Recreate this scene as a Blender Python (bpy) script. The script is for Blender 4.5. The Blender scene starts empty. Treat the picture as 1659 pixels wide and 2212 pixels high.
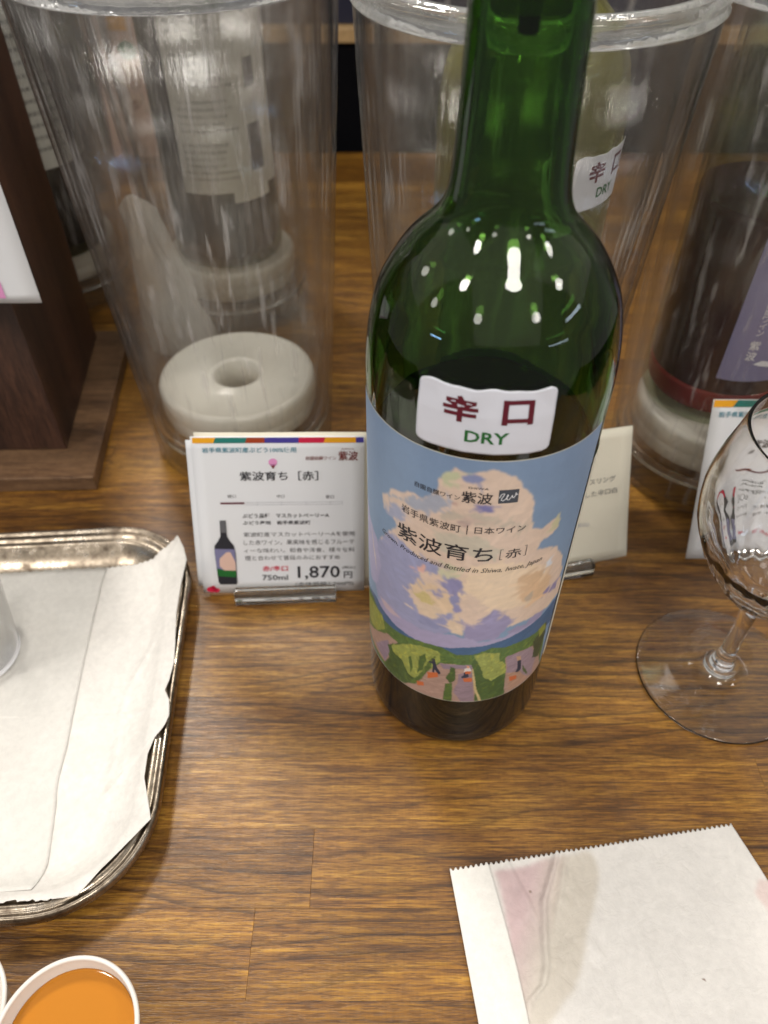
import bpy, bmesh, math, random
import numpy as np
from mathutils import Vector
random.seed(7); np.random.seed(7)
R = math.radians
MM = 0.001
SC = bpy.context.scene
COL = SC.collection

# ------------------------------------------------------------------ camera
cd = bpy.data.cameras.new('camera'); cam = bpy.data.objects.new('camera', cd); COL.objects.link(cam)
SC.camera = cam
cam.location = (-32.265*MM, -196.516*MM, 305.369*MM)
cam.rotation_euler = (R(90-45.552), R(-.1414), 0)
cd.sensor_fit = 'VERTICAL'; cd.sensor_height = 36; cd.sensor_width = 27
cd.lens = 1662/2212*36
cd.clip_start = .004; cd.clip_end = 30
cd.dof.use_dof = True; cd.dof.focus_distance = .262; cd.dof.aperture_fstop = 11

# ------------------------------------------------------------------ world and lamps
w = bpy.data.worlds.new('World'); SC.world = w; w.use_nodes = True
w.node_tree.nodes['Background'].inputs[0].default_value = (1, .97, .93, 1)
w.node_tree.nodes['Background'].inputs[1].default_value = .17
SC.view_settings.view_transform = 'Standard'; SC.view_settings.look = 'None'
SC.view_settings.exposure = .14; SC.view_settings.gamma = 1
SC.render.engine = 'CYCLES'
SC.cycles.use_denoising = True
SC.cycles.max_bounces = 24; SC.cycles.transparent_max_bounces = 64
SC.cycles.transmission_bounces = 20; SC.cycles.glossy_bounces = 6; SC.cycles.diffuse_bounces = 3
SC.cycles.sample_clamp_indirect = 4; SC.cycles.blur_glossy = .6
LAMP_N = 0
def lamp(x, y, z, size, power, col=(1, .95, .88), shape='DISK'):
    global LAMP_N
    l = bpy.data.lights.new('room_or_fill_lamp', 'AREA'); l.shape = shape; l.size = size*2.1; l.energy = power*1.22; l.color = col
    if shape == 'RECTANGLE': l.size_y = size*.25
    o = bpy.data.objects.new('room_or_fill_lamp', l); COL.objects.link(o); o.location = (x, y, z)
    d = Vector((0, .1, .0)) - Vector((x, y, z)); o.rotation_euler = d.to_track_quat('-Z', 'Y').to_euler()
    o['label'] = 'area lamp for room lights, low bluish lights and added soft fills'
LAMPS = [(.29, -1.05, 1.9, .24, 11.5), (-1.38, -.99, 1.9, .15, 4.5), (-1.27, -.88, 1.9, .13, 3.5), (-1.16, -.77, 1.9, .15, 4.5),
         (2.12, -.82, 1.9, .16, 3.5), (1.93, -.58, 1.9, .16, 3.5), (-1.24, -2.6, 1.9, .2, 3.0), (1.64, -2.56, 1.9, .2, 3.0), (1.28, -1.85, 1.45, .12, 1.2),
         (-3.1, .8, 1.9, .25, 3.5), (-2.6, -.76, 1.45, .14, 1.2), (-.62, 1.2, 1.9, .16, 21.0), (.1, 1.5, 1.9, .12, 4.0), (.8, 1.1, 1.9, .12, 3.5), (0, 2.6, 1.9, .2, 3), (-1.1, 2.4, 1.9, .2, 3), (1.2, 2.3, 1.9, .2, 3)]
for a in LAMPS: lamp(*a)
for a in ((-2.0, .9, 2.3, 1.6, 7), (1.9, .6, 2.3, 1.6, 7), (.2, -2.2, 2.5, 1.8, 9), (0, 3.2, 1.9, 1.4, 6)):  # large dim soft fills added out of view for ambient light and reflections
    lamp(*a, col=(1, .95, .88), shape='SQUARE')
lamp(-2.1, -1.3, .57, .22, 1.8, (.35, .6, 1), 'RECTANGLE')  # low bluish lights beside the counter, for the blue glints on the bottle
lamp(1.8, -.65, .8, .3, .8, (.7, .82, 1), 'RECTANGLE')
lamp(1.5, -1.25, .5, .3, .6, (.7, .82, 1), 'RECTANGLE')

# ------------------------------------------------------------------ helpers
def srgb(r, g, b, k=1.0):
    f = lambda c: (c/12.92 if c <= .04045 else ((c+.055)/1.055)**2.4)
    return (f(r/255)*k, f(g/255)*k, f(b/255)*k, 1)
def tag(o, label=None, cat=None, group=None, kind=None):
    if label: o['label'] = label
    if cat: o['category'] = cat
    if group: o['group'] = group
    if kind: o['kind'] = kind
    return o
def thing(name, loc=(0, 0, 0), label=None, cat=None, group=None, rz=0):
    o = bpy.data.objects.new(name, None); COL.objects.link(o); o.location = [c*MM for c in loc]; o.rotation_euler = (0, 0, rz)
    o.empty_display_size = .01
    return tag(o, label, cat, group)
def mesh(name, verts, faces, mat, parent=None, smooth=True, loc=None):
    me = bpy.data.meshes.new(name)
    v = np.asarray(verts, float)*MM
    me.from_pydata(v.tolist(), [], faces)
    if smooth: me.polygons.foreach_set('use_smooth', [True]*len(me.polygons))
    me.update()
    if mat: me.materials.append(mat)
    o = bpy.data.objects.new(name, me); COL.objects.link(o)
    if parent: o.parent = parent
    if loc: o.location = [c*MM for c in loc]
    return o
def box(name, x0, x1, y0, y1, z0, z1, mat, parent=None, bev=0, loc=None):
    bm = bmesh.new(); bmesh.ops.create_cube(bm, size=1)
    for v in bm.verts: v.co = Vector(((x0+x1)/2+v.co.x*(x1-x0), (y0+y1)/2+v.co.y*(y1-y0), (z0+z1)/2+v.co.z*(z1-z0)))*MM
    if bev: bmesh.ops.bevel(bm, geom=bm.edges[:], offset=bev*MM, segments=2, affect='EDGES', profile=.5)
    me = bpy.data.meshes.new(name); bm.to_mesh(me); bm.free()
    if mat: me.materials.append(mat)
    o = bpy.data.objects.new(name, me); COL.objects.link(o)
    if parent: o.parent = parent
    if loc: o.location = [c*MM for c in loc]
    return o
def lathe(name, prof, mat, parent=None, segs=96, closed=False, rfun=None, loc=None, a0=0, a1=360):
    full = abs(a1-a0) >= 359.9
    n = segs if full else segs+1
    V = []; F = []
    th = [R(a0)+(R(a1-a0))*i/segs for i in range(n)]
    rows = []
    for k, (r, z) in enumerate(prof):
        if r < 1e-6:
            rows.append([len(V)]*n); V.append((0, 0, z)); continue
        row = []
        for t in th:
            rr, zz = (r, z) if rfun is None else rfun(k, r, z, t)
            row.append(len(V)); V.append((rr*math.cos(t), rr*math.sin(t), zz))
        rows.append(row)
    m = len(rows)
    for k in range(m if closed else m-1):
        A = rows[k]; B = rows[(k+1) % m]
        for i in range(segs):
            j = (i+1) % n
            q = [A[i], A[j], B[j], B[i]]
            q2 = []
            for x in q:
                if x not in q2: q2.append(x)
            if len(q2) > 2: F.append(q2)
    o = mesh(name, V, F, mat, parent, True, loc)
    bm = bmesh.new(); bm.from_mesh(o.data); bmesh.ops.recalc_face_normals(bm, faces=bm.faces); bm.to_mesh(o.data); bm.free()
    return o
def smoothprof(pts, n=4):
    P = [Vector((a, b, 0)) for a, b in pts]; out = []
    for i in range(len(P)-1):
        p0 = P[max(i-1, 0)]; p1 = P[i]; p2 = P[i+1]; p3 = P[min(i+2, len(P)-1)]
        for k in range(n):
            t = k/n
            m1 = (p2-p0)*.5; m2 = (p3-p1)*.5
            q = p1*(2*t**3-3*t*t+1)+m1*(t**3-2*t*t+t)+p2*(-2*t**3+3*t*t)+m2*(t**3-t*t)
            out.append((max(q.x, 0), q.y))
    out.append(pts[-1]); return out
# smooth value noise on arrays
_perm = np.random.RandomState(3).rand(256, 256)
def vnoise(x, y):
    xi = np.floor(x).astype(int); yi = np.floor(y).astype(int); fx = x-xi; fy = y-yi
    fx = fx*fx*(3-2*fx); fy = fy*fy*(3-2*fy)
    g = lambda a, b: _perm[a % 256, b % 256]
    return (g(xi, yi)*(1-fx)+g(xi+1, yi)*fx)*(1-fy)+(g(xi, yi+1)*(1-fx)+g(xi+1, yi+1)*fx)*fy-.5
def fbm(x, y, n=4):
    s = 0; a = 1
    for k in range(n): s = s+a*vnoise(x*2**k+17*k, y*2**k+5*k); a *= .5
    return s
def soften(a, n=1):
    for _ in range(n):
        p = np.pad(a, ((1, 1), (1, 1), (0, 0)), 'edge')
        a = (p[:-2, 1:-1]+p[2:, 1:-1]+p[1:-1, :-2]+p[1:-1, 2:]+2*p[1:-1, 1:-1])/6
    return a
def inpoly(x, y, pts):
    c = np.zeros(np.shape(x), bool); n = len(pts)
    for i in range(n):
        x0, y0 = pts[i]; x1, y1 = pts[(i+1) % n]
        if y0 == y1: continue
        c ^= ((y0 > y) != (y1 > y)) & (x < (x1-x0)*(y-y0)/(y1-y0)+x0)
    return c
# sheet: grid with optional colours
def sheet(name, X, Y, Z, mat, parent=None, cols=None, thick=0):
    nr, nc = X.shape
    V = np.stack([X.ravel(), Y.ravel(), Z.ravel()], 1)
    idx = np.arange(nr*nc).reshape(nr, nc)
    F = np.stack([idx[:-1, :-1].ravel(), idx[:-1, 1:].ravel(), idx[1:, 1:].ravel(), idx[1:, :-1].ravel()], 1).tolist()
    o = mesh(name, V, F, mat, parent)
    if cols is not None:
        ca = o.data.color_attributes.new('paint', 'FLOAT_COLOR', 'POINT')
        c = np.concatenate([cols.reshape(-1, 3), np.ones((nr*nc, 1))], 1).astype(np.float32)
        ca.data.foreach_set('color', c.ravel())
    if thick:
        m = o.modifiers.new('thickness', 'SOLIDIFY'); m.thickness = thick*MM; m.offset = -1
    return o

# text as mesh fitted in a box and mapped on a surface
_tc = {}
def glyphs(s, weight=0.0, shear=0.0):
    k = (s, weight, shear)
    if k in _tc: return _tc[k]
    c = bpy.data.curves.new('lettering', 'FONT'); c.body = s; c.offset = weight; c.shear = shear; c.resolution_u = 2
    o = bpy.data.objects.new('lettering', c); COL.objects.link(o)
    dg = bpy.context.evaluated_depsgraph_get(); dg.update()
    me = bpy.data.meshes.new_from_object(o.evaluated_get(dg))
    bpy.data.objects.remove(o)
    v = np.array([p.co[:2] for p in me.vertices]) if len(me.vertices) else np.zeros((1, 2))
    f = [list(p.vertices) for p in me.polygons]
    bpy.data.meshes.remove(me)
    _tc[k] = (v, f); return _tc[k]
def lettering(items, mapfn, mat, parent, name='lettering', cut=0, rot=None):
    """items: (text, u0, u1, v0, v1[, weight[, shear]]); joined as one printed block"""
    V = []; F = []
    for it in items:
        s, u0, u1, v0, v1 = it[:5]; wgt = it[5] if len(it) > 5 else 0; sh = it[6] if len(it) > 6 else 0
        g, f = glyphs(s, wgt, sh)
        mn = g.min(0); mx = g.max(0); sp = np.maximum(mx-mn, 1e-6)
        q = (g-mn)/sp
        q = np.stack([u0+q[:, 0]*(u1-u0), v0+q[:, 1]*(v1-v0)], 1)
        if rot: q = rot(q, it)
        n = len(V); V += q.tolist(); F += [[i+n for i in a] for a in f]
    bm = bmesh.new(); vs = [bm.verts.new((a, b, 0)) for a, b in V]
    for a in F:
        try: bm.faces.new([vs[i] for i in a])
        except ValueError: pass
    if cut:
        bmesh.ops.triangulate(bm, faces=bm.faces[:])
        for _ in range(3):
            es = [e for e in bm.edges if e.calc_length() > cut]
            if not es: break
            bmesh.ops.subdivide_edges(bm, edges=es, cuts=1); bmesh.ops.triangulate(bm, faces=bm.faces[:])
    for v in bm.verts: v.co = Vector(mapfn(v.co.x, v.co.y))*MM
    me = bpy.data.meshes.new(name); bm.to_mesh(me); bm.free(); me.materials.append(mat)
    o = bpy.data.objects.new(name, me); COL.objects.link(o); o.parent = parent
    return o
def patch(name, polys, mapfn, mat, parent, cut=0):
    bm = bmesh.new()
    for p in polys:
        bm.faces.new([bm.verts.new((a, b, 0)) for a, b in p])
    bmesh.ops.triangulate(bm, faces=bm.faces[:])
    if cut:
        for _ in range(4):
            es = [e for e in bm.edges if e.calc_length() > cut]
            if not es: break
            bmesh.ops.subdivide_edges(bm, edges=es, cuts=1); bmesh.ops.triangulate(bm, faces=bm.faces[:])
    for v in bm.verts: v.co = Vector(mapfn(v.co.x, v.co.y))*MM
    me = bpy.data.meshes.new(name); bm.to_mesh(me); bm.free(); me.materials.append(mat)
    o = bpy.data.objects.new(name, me); COL.objects.link(o); o.parent = parent
    return o

# ------------------------------------------------------------------ materials
def newmat(name):
    m = bpy.data.materials.new(name); m.use_nodes = True; nt = m.node_tree; nt.nodes.clear()
    out = nt.nodes.new('ShaderNodeOutputMaterial')
    return m, nt, out
def N(nt, t, **k):
    n = nt.nodes.new('ShaderNode'+t)
    for a, b in k.items():
        if a.startswith('_'): setattr(n, a[1:], b)
        else: n.inputs[a.replace('_', ' ')].default_value = b
    return n
def L(nt, a, b): nt.links.new(a, b)
def ramp(nt, stops):
    n = nt.nodes.new('ShaderNodeValToRGB'); e = n.color_ramp.elements
    while len(e) < len(stops): e.new(.5)
    for x, (p, c) in zip(e, stops): x.position = p; x.color = c if len(c) == 4 else (*c, 1)
    return n
def pmat(name, col, rough=.5, metal=0, bump=0, bscale=300, var=0, vscale=20, spec=.5, coat=0, transl=0):
    m, nt, out = newmat(name)
    p = N(nt, 'BsdfPrincipled', Roughness=rough, Metallic=metal, Base_Color=col)
    p.inputs['Specular IOR Level'].default_value = spec; p.inputs['Coat Weight'].default_value = coat
    L(nt, p.outputs[0], out.inputs[0])
    tc = N(nt, 'TexCoord')
    if var:
        n = N(nt, 'TexNoise', Scale=vscale*10, Detail=5.0); L(nt, tc.outputs['Object'], n.inputs['Vector'])
        a = tuple(c*(1-var) for c in col[:3]); b = tuple(min(1, c*(1+var)) for c in col[:3])
        r = ramp(nt, [(.3, a), (.7, b)]); L(nt, n.outputs[0], r.inputs[0]); L(nt, r.outputs[0], p.inputs['Base Color'])
    if bump:
        n = N(nt, 'TexNoise', Scale=bscale*10, Detail=3.0); L(nt, tc.outputs['Object'], n.inputs['Vector'])
        b = N(nt, 'Bump', Strength=bump, Distance=.0004); L(nt, n.outputs[0], b.inputs['Height']); L(nt, b.outputs[0], p.inputs['Normal'])
    if transl:
        t = N(nt, 'BsdfTranslucent', Color=col); mx = N(nt, 'MixShader', Fac=transl)
        L(nt, p.outputs[0], mx.inputs[1]); L(nt, t.outputs[0], mx.inputs[2]); L(nt, mx.outputs[0], out.inputs[0])
    return m
def paintmat(name, rough=.45, grain=.04, bump=.1, mott=.06):
    m, nt, out = newmat(name)
    p = N(nt, 'BsdfPrincipled', Roughness=rough); L(nt, p.outputs[0], out.inputs[0])
    a = N(nt, 'VertexColor', _layer_name='paint'); tc = N(nt, 'TexCoord')
    n = N(nt, 'TexNoise', Scale=4000.0, Detail=2.0); L(nt, tc.outputs['Object'], n.inputs['Vector'])
    h = N(nt, 'MapRange'); h.inputs['To Min'].default_value = 1-grain*2; h.inputs['To Max'].default_value = 1+grain*2
    L(nt, n.outputs[0], h.inputs[0])
    mu = N(nt, 'VectorMath', _operation='MULTIPLY'); L(nt, a.outputs[0], mu.inputs[0]); L(nt, h.outputs[0], mu.inputs[1]); L(nt, mu.outputs[0], p.inputs['Base Color'])
    b = N(nt, 'Bump', Strength=bump, Distance=.0002); L(nt, n.outputs[0], b.inputs['Height'])
    n3 = N(nt, 'TexNoise', Scale=330.0, Detail=5.0, Roughness=.65); L(nt, tc.outputs['Object'], n3.inputs['Vector'])
    h3 = N(nt, 'MapRange'); h3.inputs['From Min'].default_value = .3; h3.inputs['From Max'].default_value = .7; h3.inputs['To Min'].default_value = 1-mott; h3.inputs['To Max'].default_value = 1+mott; L(nt, n3.outputs[0], h3.inputs[0])
    mu3 = N(nt, 'VectorMath', _operation='SCALE'); L(nt, mu.outputs[0], mu3.inputs[0]); L(nt, h3.outputs[0], mu3.inputs['Scale']); L(nt, mu3.outputs[0], p.inputs['Base Color'])
    n2 = N(nt, 'TexNoise', Scale=170.0, Detail=4.0, Roughness=.6, Distortion=.8); L(nt, tc.outputs['Object'], n2.inputs['Vector'])
    b2 = N(nt, 'Bump', Strength=min(1, bump*1.6), Distance=.0008); L(nt, n2.outputs[0], b2.inputs['Height']); L(nt, b.outputs[0], b2.inputs['Normal']); L(nt, b2.outputs[0], p.inputs['Normal'])
    return m
def glassmat(name, ior=1.5, rough=0.0, col=(1, 1, 1, 1), absorb=None, dens=0, bump=0, bscale=60, stretch=(1, 1, 1)):
    m, nt, out = newmat(name)
    g = N(nt, 'BsdfGlass', IOR=ior, Roughness=rough, Color=col); L(nt, g.outputs[0], out.inputs[0])
    if absorb:
        v = N(nt, 'VolumeAbsorption', Color=absorb, Density=dens); L(nt, v.outputs[0], out.inputs[1])
    if bump:
        tc = N(nt, 'TexCoord'); mp = N(nt, 'Mapping'); mp.inputs['Scale'].default_value = stretch
        n = N(nt, 'TexNoise', Scale=float(bscale), Detail=1.5)
        L(nt, tc.outputs['Object'], mp.inputs[0]); L(nt, mp.outputs[0], n.inputs['Vector'])
        b = N(nt, 'Bump', Strength=bump, Distance=.002); L(nt, n.outputs[0], b.inputs['Height']); L(nt, b.outputs[0], g.inputs['Normal'])
    return m
def schlick(nt, f0=.04):
    lw = N(nt, 'LayerWeight', Blend=.5); p = N(nt, 'Math', _operation='POWER'); p.inputs[1].default_value = 5.0; L(nt, lw.outputs['Facing'], p.inputs[0])
    q = N(nt, 'Math', _operation='MULTIPLY_ADD'); q.inputs[1].default_value = 1-f0; q.inputs[2].default_value = f0; L(nt, p.outputs[0], q.inputs[0]); return q
def acrylic(name, tint=.975, haze=.25, seed=0, hcol=(.62, .58, .56, 1), hazepow=(.45, .75), hz_all=.02):
    """clear moulded plastic: see-through with fresnel reflection and pale vertical haze streaks imitating refraction"""
    m, nt, out = newmat(name)
    tc = N(nt, 'TexCoord'); sx = N(nt, 'SeparateXYZ'); L(nt, tc.outputs['Object'], sx.inputs[0])
    at = N(nt, 'Math', _operation='ARCTAN2'); L(nt, sx.outputs[1], at.inputs[0]); L(nt, sx.outputs[0], at.inputs[1])
    cx = N(nt, 'CombineXYZ'); L(nt, at.outputs[0], cx.inputs[0])
    zs = N(nt, 'Math', _operation='MULTIPLY'); zs.inputs[1].default_value = 1.6; L(nt, sx.outputs[2], zs.inputs[0]); L(nt, zs.outputs[0], cx.inputs[1]); cx.inputs[2].default_value = seed*3.7
    n = N(nt, 'TexNoise', Scale=13.0, Detail=5.0, Roughness=.66); L(nt, cx.outputs[0], n.inputs['Vector'])
    b = N(nt, 'Bump', Strength=.24, Distance=.002); L(nt, n.outputs[0], b.inputs['Height'])
    fr = schlick(nt, .03)
    t = N(nt, 'BsdfTransparent', Color=(tint, tint*.998, tint*.993, 1)); g = N(nt, 'BsdfGlossy', Roughness=.10); L(nt, b.outputs[0], g.inputs['Normal'])
    mx = N(nt, 'MixShader'); L(nt, fr.outputs[0], mx.inputs[0]); L(nt, t.outputs[0], mx.inputs[1]); L(nt, g.outputs[0], mx.inputs[2])
    d = N(nt, 'BsdfDiffuse', Color=hcol); tl = N(nt, 'BsdfTranslucent', Color=hcol); md = N(nt, 'MixShader', Fac=.5); L(nt, d.outputs[0], md.inputs[1]); L(nt, tl.outputs[0], md.inputs[2])  # pale diffuse haze painted in for light refracted by the walls
    h = N(nt, 'MapRange', _interpolation_type='SMOOTHSTEP'); h.inputs['From Min'].default_value = hazepow[0]; h.inputs['From Max'].default_value = hazepow[1]
    h.inputs['To Min'].default_value = hz_all; h.inputs['To Max'].default_value = haze
    L(nt, n.outputs[0], h.inputs[0])
    m2 = N(nt, 'MixShader'); L(nt, h.outputs[0], m2.inputs[0]); L(nt, mx.outputs[0], m2.inputs[1]); L(nt, md.outputs[0], m2.inputs[2]); L(nt, m2.outputs[0], out.inputs[0])
    return m
def woodmat(name, dark, mid, light, rough=.38, coat=.15, along='X', freq=1.0, streak=1.0):
    m, nt, out = newmat(name)
    tc = N(nt, 'TexCoord'); oi = N(nt, 'ObjectInfo')
    rv = N(nt, 'VectorMath', _operation='SCALE'); rv.inputs['Scale'].default_value = 7.3
    cb = N(nt, 'CombineXYZ'); 
    for i in range(3): L(nt, oi.outputs['Random'], cb.inputs[i])
    L(nt, cb.outputs[0], rv.inputs[0])
    ad = N(nt, 'VectorMath', _operation='ADD'); L(nt, tc.outputs['Object'], ad.inputs[0]); L(nt, rv.outputs[0], ad.inputs[1])
    def mp(s):
        q = N(nt, 'Mapping'); q.inputs['Scale'].default_value = s if along == 'X' else ((s[1], s[0], s[2]) if along == 'Y' else (s[1], s[2], s[0])); L(nt, ad.outputs[0], q.inputs[0]); return q
    # slow undulation of growth rings
    w1 = mp((5.0*freq, 42*freq, 42*freq)); n1 = N(nt, 'TexNoise', Scale=1.0, Detail=4.0, Roughness=.6, Distortion=1.2); L(nt, w1.outputs[0], n1.inputs['Vector'])
    w2 = mp((60*freq, 720*freq, 720*freq)); n2 = N(nt, 'TexNoise', Scale=1.0, Detail=4.0, Roughness=.7, Distortion=.6); L(nt, w2.outputs[0], n2.inputs['Vector'])
    w3 = mp((200*freq, 1900*freq, 1900*freq)); n3 = N(nt, 'TexNoise', Scale=1.0, Detail=3.0, Roughness=.65); L(nt, w3.outputs[0], n3.inputs['Vector'])
    a = N(nt, 'Math', _operation='MULTIPLY_ADD'); a.inputs[1].default_value = .5; L(nt, n2.outputs[0], a.inputs[0])
    b1 = N(nt, 'Math', _operation='MULTIPLY'); b1.inputs[1].default_value = .5; L(nt, n1.outputs[0], b1.inputs[0]); L(nt, b1.outputs[0], a.inputs[2])
    rp = ramp(nt, [(.34, dark), (.46, mid), (.56, light), (.68, mid)]); L(nt, a.outputs[0], rp.inputs[0])
    # thin dark ring lines
    n4m = mp((3.2*freq, 34*freq, 34*freq)); n4 = N(nt, 'TexNoise', Scale=1.0, Detail=2.0, Roughness=.35, Distortion=.4); L(nt, n4m.outputs[0], n4.inputs['Vector'])
    fr = N(nt, 'Math', _operation='MULTIPLY'); fr.inputs[1].default_value = 9.0; L(nt, n4.outputs[0], fr.inputs[0])
    fc = N(nt, 'Math', _operation='FRACT'); L(nt, fr.outputs[0], fc.inputs[0])
    ln = ramp(nt, [(0, (0, 0, 0)), (.03, (1, 1, 1)), (.10, (.45, .45, .45)), (.22, (0, 0, 0))]); L(nt, fc.outputs[0], ln.inputs[0])
    # pores
    po = ramp(nt, [(.40, (1, 1, 1)), (.53, (0, 0, 0))]); L(nt, n3.outputs[0], po.inputs[0])
    dk = N(nt, 'MixRGB', _blend_type='MULTIPLY', Color2=(.45, .38, .32, 1)); 
    s1 = N(nt, 'Math', _operation='MULTIPLY'); s1.inputs[1].default_value = .85*streak; L(nt, ln.outputs[0], s1.inputs[0])
    L(nt, s1.outputs[0], dk.inputs[0]); L(nt, rp.outputs[0], dk.inputs[1])
    d2 = N(nt, 'MixRGB', _blend_type='MULTIPLY', Color2=(.5, .42, .36, 1)); s2 = N(nt, 'Math', _operation='MULTIPLY'); s2.inputs[1].default_value = .8*streak; L(nt, po.outputs[0], s2.inputs[0])
    L(nt, s2.outputs[0], d2.inputs[0]); L(nt, dk.outputs[0], d2.inputs[1])
    wx = mp((1100*freq, 60*freq, 60*freq)); nx = N(nt, 'TexNoise', Scale=1.0, Detail=2.0); L(nt, wx.outputs[0], nx.inputs['Vector'])
    rx = N(nt, 'MapRange'); rx.inputs['From Min'].default_value = .3; rx.inputs['From Max'].default_value = .7; rx.inputs['To Min'].default_value = .92; rx.inputs['To Max'].default_value = 1.08; L(nt, nx.outputs[0], rx.inputs[0])
    dx_ = N(nt, 'VectorMath', _operation='SCALE'); L(nt, d2.outputs[0], dx_.inputs[0]); L(nt, rx.outputs[0], dx_.inputs['Scale']); d2 = dx_
    # each piece its own tone
    tv = N(nt, 'MapRange'); tv.inputs['To Min'].default_value = .84; tv.inputs['To Max'].default_value = 1.14; L(nt, oi.outputs['Random'], tv.inputs[0])
    tm = N(nt, 'VectorMath', _operation='SCALE'); L(nt, d2.outputs[0], tm.inputs[0]); L(nt, tv.outputs[0], tm.inputs['Scale'])
    # broad blotchy stain
    bw = mp((7, 30, 30)); bl = N(nt, 'TexNoise', Scale=1.0, Detail=3.0, Distortion=.5); L(nt, bw.outputs[0], bl.inputs['Vector'])
    bm_ = N(nt, 'MapRange'); bm_.inputs['From Min'].default_value = .3; bm_.inputs['From Max'].default_value = .7; bm_.inputs['To Min'].default_value = .6; bm_.inputs['To Max'].default_value = 1.3; L(nt, bl.outputs[0], bm_.inputs[0])
    t2 = N(nt, 'VectorMath', _operation='SCALE'); L(nt, tm.outputs[0], t2.inputs[0]); L(nt, bm_.outputs[0], t2.inputs['Scale'])
    p = N(nt, 'BsdfPrincipled', Roughness=rough); p.inputs['Coat Weight'].default_value = coat; p.inputs['Coat Roughness'].default_value = .28
    L(nt, t2.outputs[0], p.inputs['Base Color']); L(nt, p.outputs[0], out.inputs[0])
    hb = N(nt, 'Math', _operation='ADD'); L(nt, n3.outputs[0], hb.inputs[0]); L(nt, n2.outputs[0], hb.inputs[1])
    bp = N(nt, 'Bump', Strength=.3, Distance=.0004); L(nt, hb.outputs[0], bp.inputs['Height']); L(nt, bp.outputs[0], p.inputs['Normal'])
    return m

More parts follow.
